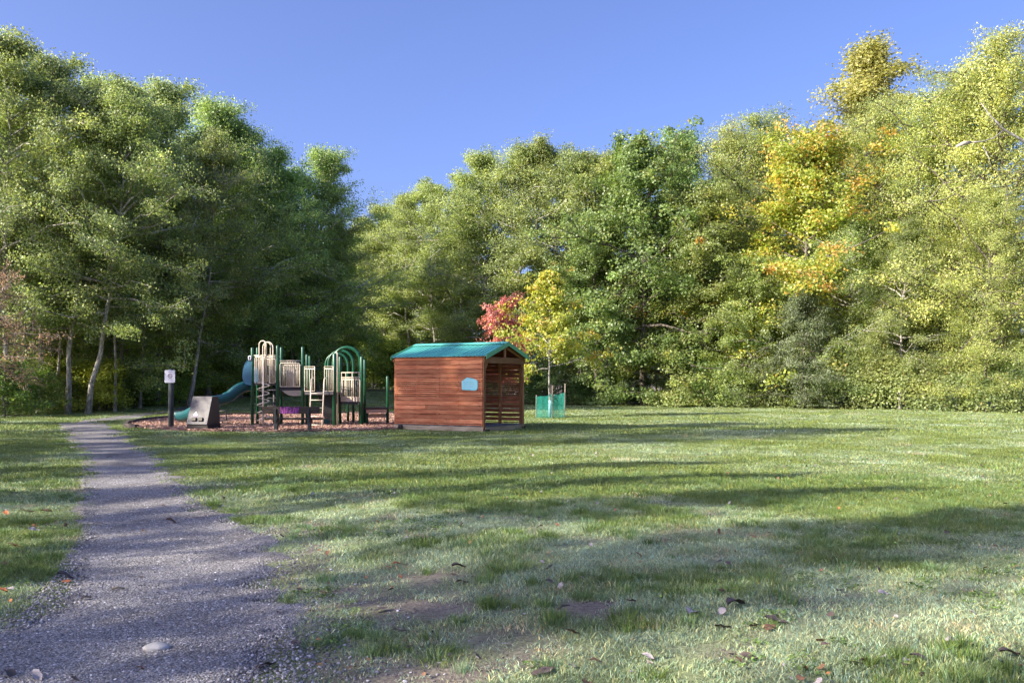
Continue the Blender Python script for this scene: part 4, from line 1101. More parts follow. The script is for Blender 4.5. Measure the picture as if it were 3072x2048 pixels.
# hood: two side shells and a curved top
hy0, hy1 = 31.95, 32.95
side = [(754, 1080), (741, 1084), (733, 1095), (728.5, 1108), (727, 1130), (730, 1145), (738, 1153), (754, 1156)]
hood = part('slide_hood', 'hood_blue', MB().prism([loc(W(a_, b_, hy0)) for a_, b_ in side], (0, 0.06, 0)))
hood['label'] = 'blue plastic hood over the top of the slide'
MB().prism([loc(W(a_, b_, hy0) + Vector((0, 0.95, 0))) for a_, b_ in side], (0, 0.06, 0)).build('hood_side', M['hood_blue'], hood)
MB().prism([loc(W(754, 1078, hy0)), loc(W(741, 1082, hy0)), loc(W(733, 1093, hy0)), loc(W(734, 1095, hy0)), loc(W(742, 1085, hy0)), loc(W(754, 1081, hy0))], (0, 1.0, 0)).build('hood_top', M['hood_blue'], hood)
MB().tube([loc(W(a_, b_, hy0 - 0.01)) for a_, b_ in ((749, 1082), (746, 1076), (746, 1069), (750, 1067.5), (753, 1070), (752, 1080))], 0.022, 8).build('hood_bracket', M['sign_white'], hood)

# ------------------------------------------------------------------ playground edging timbers
ED = empty('play_edging', (-14.2, 34, 0)); tag(ED, 'dark low timber edging around the back of the wood chip surface', 'edging')
pts = [p for p in PLAYC]
i = 0; nseg = len(pts)
for k in range(-6, 44, 4):
    a = pts[k % nseg]; b = pts[(k + 4) % nseg]
    za, zb = gz(a.x, a.y), gz(b.x, b.y)
    a_ = Vector((a.x, a.y, za + 0.06)) - Vector(ED.location); b_ = Vector((b.x, b.y, zb + 0.06)) - Vector(ED.location)
    d = (b_ - a_).normalized()
    MB().bar(a_ + d * 0.02, b_ - d * 0.02, 0.14, 0.18).build('timber', M['timber'], ED, 0.012)

# ------------------------------------------------------------------ bench with graffiti
BD = 28.6
bx0, bx1 = X_of(787, BD), X_of(959, BD)
BE = empty('park_bench', ((bx0 + bx1) / 2, BD, gz((bx0 + bx1) / 2, BD)))
tag(BE, 'dark wooden park bench seen from behind, purple graffiti on its back', 'bench')
hw_ = (bx1 - bx0) / 2
zb0, zb1, zse = Z_of(1240, BD), Z_of(1218.5, BD), Z_of(1256, BD)
MB().box((-hw_, -0.025, zb0), (hw_, 0.025, zb1)).build('backrest', M['bench_plank'], BE, 0.006)
MB().box((-hw_ + 0.04, 0.06, zse - 0.03), (hw_ + 0.02, 0.46, zse + 0.03)).build('seat', M['bench_plank'], BE, 0.006)
for px in (826.5, 926.5):
    xx = X_of(px, BD) - BE.location.x
    mb = MB()
    mb.prism([(xx - 0.045, 0.03, zb1 - 0.05), (xx + 0.045, 0.03, zb1 - 0.05), (xx + 0.045, 0.10, zb1 - 0.05), (xx - 0.045, 0.10, zb1 - 0.05)], (0, 0, -(zb1 - 0.05 - zse + 0.1)))
    mb.box((xx - 0.04, -0.055, zse - 0.13), (xx + 0.03, -0.027, zb1 - 0.06))
    mb.box((xx - 0.04, -0.03, zse - 0.13), (xx + 0.03, 0.42, zse - 0.032))
    mb.box((xx - 0.035, -0.05, -0.12), (xx + 0.07, 0.08, zse - 0.131))
    mb.build('leg', M['bench_leg'], BE, 0.005)
# graffiti strokes: tall spray letters
gw0, gw1 = X_of(840, BD) - BE.location.x, X_of(896, BD) - BE.location.x
gh = zb1 - zb0
def stroke(P, mat, w=0.016):
    Q = [Vector((gw0 + (gw1 - gw0) * a_, -0.027 - (0.002 if mat == 'graffiti_pink' else 0), zb0 + gh * b_)) for a_, b_ in P]
    mb = MB()
    for a_, b_ in zip(Q[:-1], Q[1:]):
        d = (b_ - a_).normalized(); n_ = Vector((-d.z, 0, d.x)) * w / 2; e = d * w * 0.4
        mb.prism([a_ - n_ - e, b_ - n_ + e, b_ + n_ + e, a_ + n_ - e], (0, -0.0012, 0))
    mb.build('graffiti', M[mat], BE)
LET = [[(0.05, 0.95), (0.03, 0.62), (0.10, 0.50), (0.16, 0.62), (0.16, 0.95), (0.15, 0.05)], [(0.24, 0.05), (0.24, 0.95), (0.30, 0.35), (0.36, 0.10), (0.40, 0.95)],
       [(0.47, 0.90), (0.58, 0.80), (0.62, 0.55), (0.50, 0.30), (0.60, 0.10), (0.66, 0.20)], [(0.70, 0.05), (0.78, 0.92), (0.86, 0.60), (0.84, 0.10)], [(0.72, 0.40), (0.90, 0.45)], [(0.88, 0.08), (0.93, 0.90), (0.99, 0.12), (1.0, 0.95)]]
MB().prism([(gw0, -0.0262, zb0 + gh * 0.05), (gw1, -0.0262, zb0 + gh * 0.02), (gw1, -0.0262, zb0 + gh * 0.8), (gw0 + 0.1, -0.0262, zb0 + gh * 0.97), (gw0, -0.0262, zb0 + gh * 0.9)], (0, -0.0006, 0)).build('graffiti', paint('graffiti_haze', (0.10, 0.022, 0.11), 0.5, 0.5, 14), BE)
for P in LET: stroke(P, 'graffiti', 0.030)
for P in LET[:4]: stroke(P, 'graffiti_pink', 0.010)

# ------------------------------------------------------------------ litter bin with sloping front
LD = 31.0
bxp = X_of(606, LD - 1.3)
BN = empty('litter_bin', (bxp, LD - 1.3, gz(bxp, LD - 1.3)), R(-14))
tag(BN, 'dark brown litter bin with sloping front panel and a white triangle sticker', 'litter bin')
s_ = (LD - 1.0) / FPX
bw = 0.385; bh = 1.11
fy0, fy1 = -0.30, 0.05                                  # front panel foot and top (leans back)
MB().box((-bw, fy0 + 0.02, -0.1), (bw, 0.50, 0.21)).build('base', M['bin_base'], BN, 0.01)
poly = [(bw - 0.03, fy0, 0.205), (bw - 0.03, 0.5, 0.205), (bw - 0.03, 0.42, bh), (bw - 0.03, fy1, bh)]
MB().prism([(p[0], p[1] + 0.012, p[2]) for p in poly], (-(2 * bw - 0.06), 0, 0)).build('body', M['bin_side'], BN, 0.012)
fp = MB().prism([(-bw, fy0 - 0.02, 0.21), (bw, fy0 - 0.02, 0.21), (bw - 0.02, fy1 - 0.02, bh + 0.01), (-bw + 0.02, fy1 - 0.02, bh + 0.01)], (0, 0.03, 0)).build('front_panel', M['bin_panel'], BN, 0.006)
def on_panel(x, z, off=0.0):
    t = (z - 0.21) / (bh + 0.01 - 0.21)
    return Vector((x, fy0 - 0.02 + (fy1 - fy0) * t - off, z))
tri = [on_panel(-0.19, 0.50, 0.002), on_panel(-0.03, 0.50, 0.002), on_panel(-0.105, 0.635, 0.002)]
MB().prism(tri, (0, -0.003, 0)).build('sticker', M['white_print'], BN)
tri = [on_panel(-0.135, 0.515, 0.006), on_panel(-0.085, 0.515, 0.006), on_panel(-0.10, 0.565, 0.006)]
MB().prism(tri, (0, -0.0015, 0)).build('sticker_mark', M['violet_print'], BN)
MB().prism([on_panel(-0.20, 0.472, 0.002), on_panel(-0.02, 0.472, 0.002), on_panel(-0.02, 0.495, 0.002), on_panel(-0.20, 0.495, 0.002)], (0, -0.003, 0)).build('sticker_band', M['violet_print'], BN)
for hx in (-0.20, 0.04):
    h_ = MB().prism([on_panel(hx, 0.33), on_panel(hx + 0.17, 0.33), on_panel(hx + 0.16, 0.43), on_panel(hx + 0.01, 0.43)], (0, -0.06, 0)).build('handle', M['bin_side'], BN, 0.008)
    MB().prism([on_panel(hx + 0.01, 0.305), on_panel(hx + 0.16, 0.305), on_panel(hx + 0.15, 0.328), on_panel(hx + 0.02, 0.328)], (0, -0.02, 0)).build('handle_slot', M['bin_base'], BN)

# low black tube seat behind the bin
TB = empty('tube_seat', (X_of(612, 34.4), 34.4, gz(X_of(612, 34.4), 34.4)))
tag(TB, 'low black metal tube seat frame behind the litter bin', 'seat frame')
hl = X_of(679, 34.4) - X_of(612, 34.4)
for sx in (-1, 1):
    x0, x1 = sx * hl, sx * (hl - 0.38)
    za, zb_ = 0.50, 0.10
    MB().tube([(x0, 0, zb_ + 0.05), (x0, 0, za - 0.02), (x0 - sx * 0.03, 0, za), (x1, 0, za - 0.03), (x1, 0, zb_), (x0 - sx * 0.05, 0, zb_)], 0.03, 8, closed=True).build('end_loop', M['black_metal'], TB)
    MB().tube([(x1, 0, zb_), (x1 - sx * 0.06, -0.1, -0.05)], 0.022, 8).build('leg', M['black_metal'], TB)
MB().tube([(-hl + 0.36, 0, 0.1), (hl - 0.36, 0, 0.1)], 0.022, 8).build('seat_rail', M['black_metal'], TB)

# ------------------------------------------------------------------ notice sign
SD = 31.0
NS = empty('notice_sign', (X_of(513, SD), SD, gz(X_of(513, SD), SD)))
tag(NS, 'round weathered wooden post with a white prohibition notice at its top', 'sign')
ptop = Z_of(1106, SD)
MB().tube([(0, 0, -0.15), (0, 0, ptop * 0.5), (0.005, 0, ptop - 0.01), (0.005, 0, ptop)], [0.092, 0.09, 0.087, 0.08], 16).build('post', M['post_wood'], NS)
zc0, zc1 = Z_of(1147, SD), Z_of(1109.5, SD)
w_ = 0.178; yb = -0.112
brd = MB().prism([(-w_, yb, zc0 + 0.02), (-w_ + 0.02, yb, zc0), (w_ - 0.02, yb, zc0), (w_, yb, zc0 + 0.02), (w_, yb, zc1 - 0.02), (w_ - 0.02, yb, zc1), (-w_ + 0.02, yb, zc1), (-w_, yb, zc1 - 0.02)], (0, 0.012, 0)).build('notice_board', M['sign_white'], NS)
zc = Z_of(1126.5, SD)
ringp = [(0.008 + 0.066 * math.cos(a), yb - 0.004, zc + 0.066 * math.sin(a)) for a in [2 * math.pi * k / 28 for k in range(28)]]
MB().tube(ringp, 0.009, 6, closed=True).build('prohibition_ring', M['sign_red'], brd)
MB().bar((0.008 - 0.044, yb - 0.004, zc + 0.044), (0.008 + 0.044, yb - 0.004, zc - 0.044), 0.004, 0.012).build('prohibition_bar', M['sign_red'], brd)
fig = MB()
fig.prism([(0.018, yb - 0.001, zc + 0.01), (0.03, yb - 0.001, zc + 0.035), (0.018, yb - 0.001, zc + 0.046), (0.006, yb - 0.001, zc + 0.035)], (0, -0.002, 0))
fig.prism([(-0.02, yb - 0.0005, zc - 0.036), (0.0, yb - 0.0005, zc - 0.036), (0.022, yb - 0.0005, zc + 0.012), (0.004, yb - 0.0005, zc + 0.018)], (0, -0.002, 0))
fig.build('figure', M['sign_dark'], brd)
def text_line(z, x0, x1, h, mat, seed):
    rg = random.Random(seed); x = x0; mb = MB()
    while x < x1:
        w = rg.uniform(0.008, 0.02); mb.box((x, yb - 0.002, z), (min(x + w, x1), yb - 0.0005, z + h)); x += w + rg.uniform(0.003, 0.008)
    mb.build('notice_text', M[mat], brd)
text_line(Z_of(1116.3, SD), -0.055, 0.085, 0.022, 'sign_blue', 1)
text_line(Z_of(1137.2, SD), -0.065, 0.08, 0.012, 'sign_dark', 2)
text_line(Z_of(1140.6, SD), -0.055, 0.08, 0.008, 'sign_blue', 3)
text_line(Z_of(1144.2, SD), -0.095, 0.13, 0.010, 'sign_blue', 4)

# ------------------------------------------------------------------ netting round the sapling
ND = 40.4
NF = empty('tree_netting', (X_of(1650, ND), ND, gz(X_of(1650, ND), ND)))
tag(NF, 'green plastic netting on thin wooden stakes around the young maple', 'netting')
def rel(px, D): return Vector((X_of(px, D) - NF.location.x, D - NF.location.y, 0))
st = [rel(1608, 40.2), rel(1656, 39.7), rel(1694, 40.3), rel(1652, 41.5)]
for v, ht in ((st[0], 1.02), (st[1], 1.45), (st[2], 1.53), (st[3], 1.5)):
    MB().bar((v.x, v.y, -0.15), (v.x + 0.015, v.y, ht), 0.045, 0.045, (0, 1, 0)).build('stake', M['stake'], NF)
cnr = [(st[0], 0.96), (st[1], 1.06), (st[2], 1.12), (st[3], 1.05)]
nrg = random.Random(4)
for e in range(4):
    (a, ha), (b, hb) = cnr[e], cnr[(e + 1) % 4]
    mb = MB(); L = (b - a).length; nv = max(6, int(L / 0.06)); nh = 19
    out_ = Vector((0, -0.03, 0)) if e < 2 else Vector((0, 0.03, 0))
    def pt(u, v):
        sagz = -0.05 * math.sin(math.pi * u) * v + 0.012 * math.sin(9 * u + 5 * v + e)
        return a + (b - a) * u + out_ * (1 + 0.6 * math.sin(math.pi * u) * math.sin(2.5 * v + e)) + Vector((0, 0, 0.02 + (ha + (hb - ha) * u - 0.02 + sagz) * v))
    for j in range(nh):
        mb.tube([pt(k / nv, j / (nh - 1)) for k in range(nv + 1)], 0.008 if j in (0, nh - 1) else 0.0062, 3, False)
    for k in range(nv + 1):
        mb.tube([pt(k / nv, j / (nh - 1)) for j in range(0, nh, 2)], 0.0045, 3, False)
    mb.build('net_panel', M['net'], NF)
tg = Vector((X_of(1650, 40.8) - NF.location.x, 0.40, 0))
MB().tube([tg, tg + Vector((0, 0, 0.78))], [0.085, 0.075], 12).build('trunk_guard', M['guard'], NF)

# ------------------------------------------------------------------ bare limb with broken pale end, upper right
LB = empty('broken_limb', (X_of(3120, 44), 44, 0))
def lw(px, py, D): return W(px, py, D) - Vector(LB.location)
tag(LB, 'bare limb with a broken pale stub end sticking out over the willows', 'branch')
MB().tube([lw(3170, 480, 44), lw(3072, 425, 43.6), lw(3010, 388, 43.2), lw(2965, 340, 43), lw(2942, 308, 43)], [0.09, 0.07, 0.05, 0.03, 0.015], 7).build('limb', M['bark_pale'], LB)
MB().tube([lw(3010, 392, 43.2), lw(2980, 415, 43), lw(2945, 425, 42.8), lw(2910, 428, 42.6)], [0.03, 0.025, 0.03, 0.04], 7).build('limb', M['bark_pale'], LB)
MB().tube([lw(2910, 427, 42.6), lw(2890, 431, 42.5), lw(2869, 440, 42.4)], [0.075, 0.10, 0.05], 8).build('broken_stub', paint('torn_wood', (0.50, 0.42, 0.33), 0.85, 0.3, 12), LB)
MB().tube([lw(2950, 440, 43), lw(2965, 470, 43), lw(2975, 505, 43)], [0.03, 0.022, 0.012], 6).build('limb', M['bark_pale'], LB)
MB().tube([lw(3170, 480, 44), lw(3200, 560, 45), lw(3210, 800, 46), (lw(3215, 900, 46.5).x, 2.5, -0.3)], [0.10, 0.13, 0.17, 0.22], 8).build('limb', M['bark_pale'], LB)

# ------------------------------------------------------------------ small things on the ground
def leaf_mesh(seed, curl):
    rg = np.random.RandomState(seed); n = 7
    V = []; F = []
    for i in range(n):
        u = i / (n - 1); wdt = math.sin(math.pi * min(1, 0.08 + 0.92 * u)) ** 0.8 * 0.36 * (1 + 0.25 * rg.normal())
        z = curl * math.sin(u * 4.2 + rg.rand() * 1.5) + 0.10 * rg.rand()
        for s in (-1, 0, 1):
            V.append((u - 0.5, s * wdt, z * 0.32 + (abs(s) * curl * 0.30) + 0.03 * rg.rand()))
    for i in range(n - 1):
        for k in range(2):
            a = i * 3 + k; F.append((a, a + 1, a + 4, a + 3))
    return mesh_np('fallen_leaf', np.array(V), np.array(F), np.tile(np.array([1.0, 1, 1]), (len(V), 1)), True)
LM = [leaf_mesh(s, c) for s, c in ((1, 0.22), (2, 0.45), (3, 0.10), (4, 0.32))]
def leafcol_mat(name, c):
    m, nt, b = new_mat(name)
    tc = N(nt, 'TexCoord'); n = noise(nt, 5, 4, 0.6, tc.outputs['Object'])
    nt.links.new(ramp_out(nt, n, [(0.3, tuple(x * 0.5 for x in c)), (0.7, c)]), b.inputs['Base Color']); b.inputs['Roughness'].default_value = 0.7
    return m
LC = {'dark': leafcol_mat('leaf_dark', (0.10, 0.075, 0.065)), 'orange': leafcol_mat('leaf_orange', (0.42, 0.14, 0.05)), 'pale': leafcol_mat('leaf_pale', (0.42, 0.38, 0.38)), 'brown': leafcol_mat('leaf_brown', (0.16, 0.085, 0.05))}
leaf_me = {}
for k, m in LC.items():
    for i, me in enumerate(LM):
        c = me.copy(); c.materials.append(m); leaf_me[(k, i)] = c
frg = random.Random(21)
def fall(px, py, wpx, kind, label):
    x, D = X_of(px, D_of(py)), D_of(py)
    for _ in range(3): D = D_of(py, gz(x, D) + 0.02); x = X_of(px, D)
    o = bpy.data.objects.new('fallen_leaf', leaf_me[(kind, frg.randrange(4))]); COL.objects.link(o)
    s = wpx * D / FPX * 1.35
    o.scale = (s, s * frg.uniform(0.6, 1.0), s); o.location = (x, D, gz(x, D) + (0.034 if path_dist(np.array([x]), np.array([D]))[0] > 0 else 0.018))
    o.rotation_euler = (frg.uniform(-0.4, 0.4), frg.uniform(-0.3, 0.3), frg.uniform(-0.9, 0.9))
    tag(o, label, 'leaf', 'fallen leaves')
FL = [(2210, 1812, 55, 'dark', 'dark curled leaf pair, largest dead leaf on the near right lawn'), (2330, 1862, 50, 'dark', 'dark leaf right of the bare patch on the near right lawn'), (2245, 1968, 42, 'dark', 'black curled leaf at the bottom, left of the right corner'),
      (2080, 1840, 45, 'pale', 'pale crumpled leaf at the left of the right bare patch'), (2170, 1880, 36, 'dark', 'dark round curled leaf in the right bare patch'), (2310, 1880, 34, 'brown', 'brown leaf below the bare patch'),
      (2860, 1918, 36, 'pale', 'pale folded leaf near the right bottom corner'), (2560, 1985, 44, 'dark', 'dark leaf cluster at the bottom right'), (2600, 1983, 30, 'brown', 'brown leaf touching the dark cluster at the bottom right'),
      (2765, 1975, 50, 'dark', 'long dark leaf at the bottom right'), (3030, 1960, 44, 'dark', 'dark curled leaf at the right bottom corner'), (2520, 1770, 22, 'dark', 'small dark leaf in the middle of the right lawn'),
      (2650, 1780, 26, 'pale', 'pale leaf right of the small dark one'), (2920, 1840, 20, 'pale', 'bright pale leaf on the right lawn'), (2720, 1980, 24, 'pale', 'pale leaf left of the long dark one'),
      (2490, 2040, 24, 'pale', 'pale leaf at the very bottom edge on the right'), (3010, 1985, 36, 'pale', 'pale leaf below the corner leaf'), (2170, 1778, 26, 'brown', 'brown leaf above the largest dark pair'),
      (1145, 1825, 36, 'dark', 'dark leaf on the grass right of the path'), (1378, 1700, 34, 'dark', 'dark flat leaf in the middle of the near lawn'), (1388, 1744, 28, 'brown', 'brown leaf below the flat dark one'),
      (1310, 1745, 20, 'pale', 'small pale leaf in the middle of the near lawn'), (1650, 1745, 20, 'dark', 'small dark leaf right of the middle'), (1720, 1895, 34, 'brown', 'brown upright leaf near the bottom middle'),
      (1516, 1928, 18, 'pale', 'pale stone grey leaf on the soil patch'), (1630, 2012, 60, 'dark', 'long dark leaf at the bottom middle'), (1228, 1938, 18, 'dark', 'black small leaf left of the soil patch'),
      (1786, 1981, 22, 'brown', 'red brown leaf at the bottom middle right'), (1715, 1998, 24, 'pale', 'pale violet leaf at the bottom middle'), (1200, 1890, 38, 'pale', 'pale long leaf at the path edge'),
      (1165, 1700, 20, 'orange', 'orange leaf on the lawn above the path edge'), (1190, 1690, 18, 'orange', 'second orange leaf above the path edge'), (1200, 1728, 14, 'orange', 'third orange leaf, lowest by the path edge'),
      (1360, 1722, 14, 'brown', 'small red leaf in the middle lawn'), (1945, 1972, 34, 'pale', 'pale leaf on the lower lawn between the corner and the middle'), (1905, 1725, 22, 'dark', 'small dark leaf right of the long grass tuft'),
      (55, 1640, 26, 'orange', 'orange leaf on the left verge'), (85, 1532, 34, 'brown', 'brown leaf on the left verge by the gravel edge'), (20, 1700, 28, 'brown', 'brown leaf at the left picture edge'), (40, 1632, 26, 'brown', 'brown leaf beside the orange one on the left verge'),
      (105, 1590, 26, 'pale', 'pale leaf on the left verge'), (10, 1770, 28, 'orange', 'orange leaf lowest on the left verge'), (60, 1675, 24, 'brown', 'brown leaf below the orange one on the left verge'), (140, 1532, 26, 'brown', 'brown leaf at the right of the left verge'), (20, 1540, 24, 'orange', 'orange leaf at the left edge, uppermost'),
      (195, 1735, 34, 'dark', 'dark leaf on the gravel by the left edge'), (200, 1748, 20, 'orange', 'orange scrap under the dark leaf on the gravel'), (424, 2010, 22, 'orange', 'orange leaf on the gravel below the pale stone'), (800, 2003, 46, 'dark', 'dark curled leaf on the gravel at the bottom'), (888, 1935, 22, 'dark', 'dark leaf at the right rim of the gravel'),
      (958, 1990, 16, 'orange', 'small red leaf at the right rim of the gravel'), (30, 2030, 46, 'dark', 'dark leaf at the left bottom corner'), (110, 2040, 44, 'pale', 'pale flat leaf at the left bottom corner'), (225, 2044, 24, 'dark', 'black leaf at the bottom edge of the path'),
      (260, 1800, 22, 'dark', 'dark leaf on the gravel left of the stick'), (515, 1570, 26, 'brown', 'brown leaf in the middle of the path'), (255, 1680, 14, 'dark', 'small dark leaf on the left of the path')]
for f in FL: fall(*f)
# pale stone and sticks on the path
sx_, sD = X_of(472, D_of(1942)), D_of(1942)
srng = np.random.RandomState(3)
import bmesh
bm = bmesh.new(); bmesh.ops.create_icosphere(bm, subdivisions=3, radius=1)
for v in bm.verts:
    p = np.array(v.co); n_ = N1.fbm(np.array([p[0] * 1.6 + 20 + p[2]]), np.array([p[1] * 1.6 + 20]), 3)[0]
    k = 0.75 + 0.5 * n_; v.co = Vector((p[0] * 0.075 * k, p[1] * 0.05 * k, max(-0.02, p[2] * 0.030 * k)))
me = bpy.data.meshes.new('stone'); bm.to_mesh(me); bm.free()
for p in me.polygons: p.use_smooth = True
so_ = link('stone', me, M['stone']); so_.location = (sx_, sD, gz(sx_, sD) + 0.035); so_.rotation_euler = (0, 0.1, 0.3)
tag(so_, 'pale flat stone lying on the gravel path', 'stone')
for (px, py, L, a, lab) in ((355, 1770, 0.10, 0.15, 'short dark stick lying on the gravel'), (330, 1295 + 80, 0.12, 0.3, 'thin dark stick far along the gravel path'), (1690, 1886, 0.12, 0.9, 'thin dry stick on the near lawn')):
    D = D_of(py); x = X_of(px, D); z = gz(x, D) + 0.04
    o = MB().tube([(-L / 2, 0, 0), (0, 0.01, 0.008), (L / 2, -0.004, 0.002)], [0.008, 0.007, 0.004], 6).build('stick', M['bark_dark'], None)
    o.location = (x, D, z); o.rotation_euler = (0, 0, a); tag(o, lab, 'stick')

# ------------------------------------------------------------------ scattered cover (grass, gravel, chips) as geometry-node instances
def scatter(name, pts, rot, scl, idx, shade, variants, label, cat):
    me = mesh_pts(name, pts, rot, scl, idx, shade)
    o = bpy.data.objects.new(name, me); COL.objects.link(o)
    o['kind'] = 'stuff'; o['label'] = label; o['category'] = cat
    coll = bpy.data.collections.new(name + '_variants')
    for v in variants: coll.objects.link(v)
    ng = bpy.data.node_groups.new(name, 'GeometryNodeTree')
    ng.interface.new_socket('Geometry', in_out='INPUT', socket_type='NodeSocketGeometry'); ng.interface.new_socket('Geometry', in_out='OUTPUT', socket_type='NodeSocketGeometry')
    n, L = ng.nodes, ng.links
    gi = n.new('NodeGroupInput'); gout = n.new('NodeGroupOutput')
    m2p = n.new('GeometryNodeMeshToPoints'); iop = n.new('GeometryNodeInstanceOnPoints')
    ci = n.new('GeometryNodeCollectionInfo'); ci.inputs['Collection'].default_value = coll; ci.inputs['Separate Children'].default_value = True; ci.inputs['Reset Children'].default_value = True
    def attr(nm, t):
        a = n.new('GeometryNodeInputNamedAttribute'); a.data_type = t; a.inputs[0].default_value = nm; return a.outputs[0]
    L.new(gi.outputs[0], m2p.inputs[0]); L.new(m2p.outputs[0], iop.inputs['Points']); L.new(ci.outputs[0], iop.inputs['Instance'])
    iop.inputs['Pick Instance'].default_value = True
    L.new(attr('pick', 'INT'), iop.inputs['Instance Index'])
    L.new(attr('turn', 'FLOAT_VECTOR'), iop.inputs['Rotation']); L.new(attr('size', 'FLOAT_VECTOR'), iop.inputs['Scale'])
    L.new(iop.outputs[0], gout.inputs[0])
    md = o.modifiers.new('scatter', 'NODES'); md.node_group = ng
    return o
def mesh_pts(name, pts, rot, scl, idx, shade):
    me = bpy.data.meshes.new(name); me.vertices.add(len(pts)); me.vertices.foreach_set('co', np.asarray(pts, np.float32).ravel())
    for nm, t, arr, k in (('turn', 'FLOAT_VECTOR', rot, 'vector'), ('size', 'FLOAT_VECTOR', scl, 'vector'), ('pick', 'INT', idx, 'value'), ('shade', 'FLOAT_COLOR', shade, 'color')):
        a = me.attributes.new(nm, t, 'POINT'); a.data.foreach_set(k, np.asarray(arr).ravel())
    return me
def blade_patch(name, seed, n, w, h, bw, spread=0.9, tuft=False):
    rg = np.random.RandomState(seed)
    if tuft:
        r_ = np.abs(rg.normal(size=n)) * w * 0.32; a = rg.rand(n) * 6.283; x, y = r_ * np.cos(a), r_ * np.sin(a)
    else: x, y = (rg.rand(n) - 0.5) * w, (rg.rand(n) - 0.5) * w
    hh = h * rg.uniform(0.45, 1.25, n); a = rg.rand(n) * 6.283; le = rg.uniform(0.1, spread, n) * hh
    if tuft: a = np.arctan2(y, x) + rg.normal(size=n) * 0.7
    dx, dy = np.cos(a) * le, np.sin(a) * le
    b = rg.rand(n) * 6.283; bx, by = np.cos(b) * bw / 2, np.sin(b) * bw / 2
    z0 = np.full(n, -0.01)
    P = [np.stack([x - bx, y - by, z0], 1), np.stack([x + bx, y + by, z0], 1),
         np.stack([x + dx * 0.4 + bx * 0.8, y + dy * 0.4 + by * 0.8, hh * 0.6], 1), np.stack([x + dx * 0.4 - bx * 0.8, y + dy * 0.4 - by * 0.8, hh * 0.6], 1),
         np.stack([x + dx, y + dy, hh], 1)]
    V = np.stack(P, 1).reshape(-1, 3); q = np.arange(n) * 5
    F = np.concatenate([np.stack([q, q + 1, q + 2], 1), np.stack([q, q + 2, q + 3], 1), np.stack([q + 3, q + 2, q + 4], 1)])
    k = np.exp(0.25 * rg.normal(size=n)); w_ = rg.normal(size=n) * 0.12
    dead = rg.rand(n) < 0.14
    col = np.stack([k * (1 + w_), k, k * (1 - w_)], 1); col[dead] *= np.array([1.4, 1.2, 1.05])
    me = mesh_np(name, V, F, np.repeat(col, 5, 0)); me.materials.append(M['blade'])
    return bpy.data.objects.new(name, me)
def in_view(x, y, mar=0.06):
    return np.abs(x) < (0.569 + mar) * y + 0.3
SHA = np.array([(Ax, Ay), (Ax + SW * math.cos(R(59.6)), Ay + SW * math.sin(R(59.6)))])
def shed_mask(x, y):
    c, s = math.cos(R(59.6)), math.sin(R(59.6)); dx, dy = x - Ax, y - Ay
    lx, ly = c * dx + s * dy, -s * dx + c * dy
    return (lx > -0.1) & (lx < SW + 0.1) & (ly > -0.1) & (ly < SL + 0.1)
GREEN = np.array([0.175, 0.232, 0.058]); DRY = np.array([0.36, 0.45, 0.285]); STRAW = np.array([0.42, 0.38, 0.24])
def turf_shade(dry, rg, n):
    t = np.clip(dry + 0.24 * rg.normal(size=n), 0, 1)[:, None]
    c = GREEN * (1 - t) + DRY * t
    st_ = (rg.rand(n) < 0.05 * dry)[:, None]
    c = np.where(st_, STRAW, c) * np.exp(0.14 * rg.normal(size=n))[:, None]
    return np.column_stack([c, np.ones(n)]).astype(np.float32)
def grass_zone(name, y0, y1, dens, patches, seed, size, label, xlim=None):
    rg = np.random.RandomState(seed)
    W_ = 0.63 * y1 + 1; n = int((y1 - y0) * 2 * W_ * dens)
    x = rg.uniform(-W_, W_, n); y = rg.uniform(y0, y1, n)
    ok = in_view(x, y) & (path_dist(x, y) < -0.02 + 0.16 * (N2.fbm(x * 5, y * 5, 2) - 0.5)) & ~in_poly(x, y, PLAYA) & ~shed_mask(x, y)
    ok &= (x > -25 + 0.12 * (y - 45)) | (y < 36)
    ok &= (y + 0.7 * np.maximum(x - 14, 0)) < 66
    dry, bare, tall = lawn_fields(x, y)
    ok &= rg.rand(n) > bare * 0.85
    x, y, dry, tall, bare = x[ok], y[ok], dry[ok], tall[ok], bare[ok]; n = len(x)
    z = ground(x, y)
    s = size * rg.uniform(0.75, 1.25, n)
    sz = s * (0.56 + 0.60 * tall * (1 - 0.6 * dry)) * (1 - 0.4 * bare)
    rot = np.column_stack([np.zeros(n), np.zeros(n), rg.rand(n) * 6.283]); scl = np.column_stack([s, s, sz])
    shade = turf_shade(dry, rg, n)
    scatter(name, np.column_stack([x, y, z]), rot, scl, rg.randint(0, len(patches), n).astype(np.int32), shade, patches, label, 'grass')
nearp = [blade_patch('patch', 50 + i, 150, 0.26, 0.040, 0.0042, 1.3) for i in range(4)]
midp = [blade_patch('patch', 60 + i, 170, 0.55, 0.050, 0.0095, 1.1) for i in range(4)]
farp = [blade_patch('patch', 70 + i, 150, 1.1, 0.062, 0.022, 1.0) for i in range(3)]
grass_zone('lawn_grass', 3.6, 11.5, 62, nearp, 1, 1.0, 'short worn grass of the near lawn')
grass_zone('lawn_grass', 11.3, 27, 13, midp, 2, 1.0, 'grass of the middle of the lawn')
grass_zone('lawn_grass', 26.5, 66, 3.2, farp, 3, 1.0, 'grass of the far lawn')
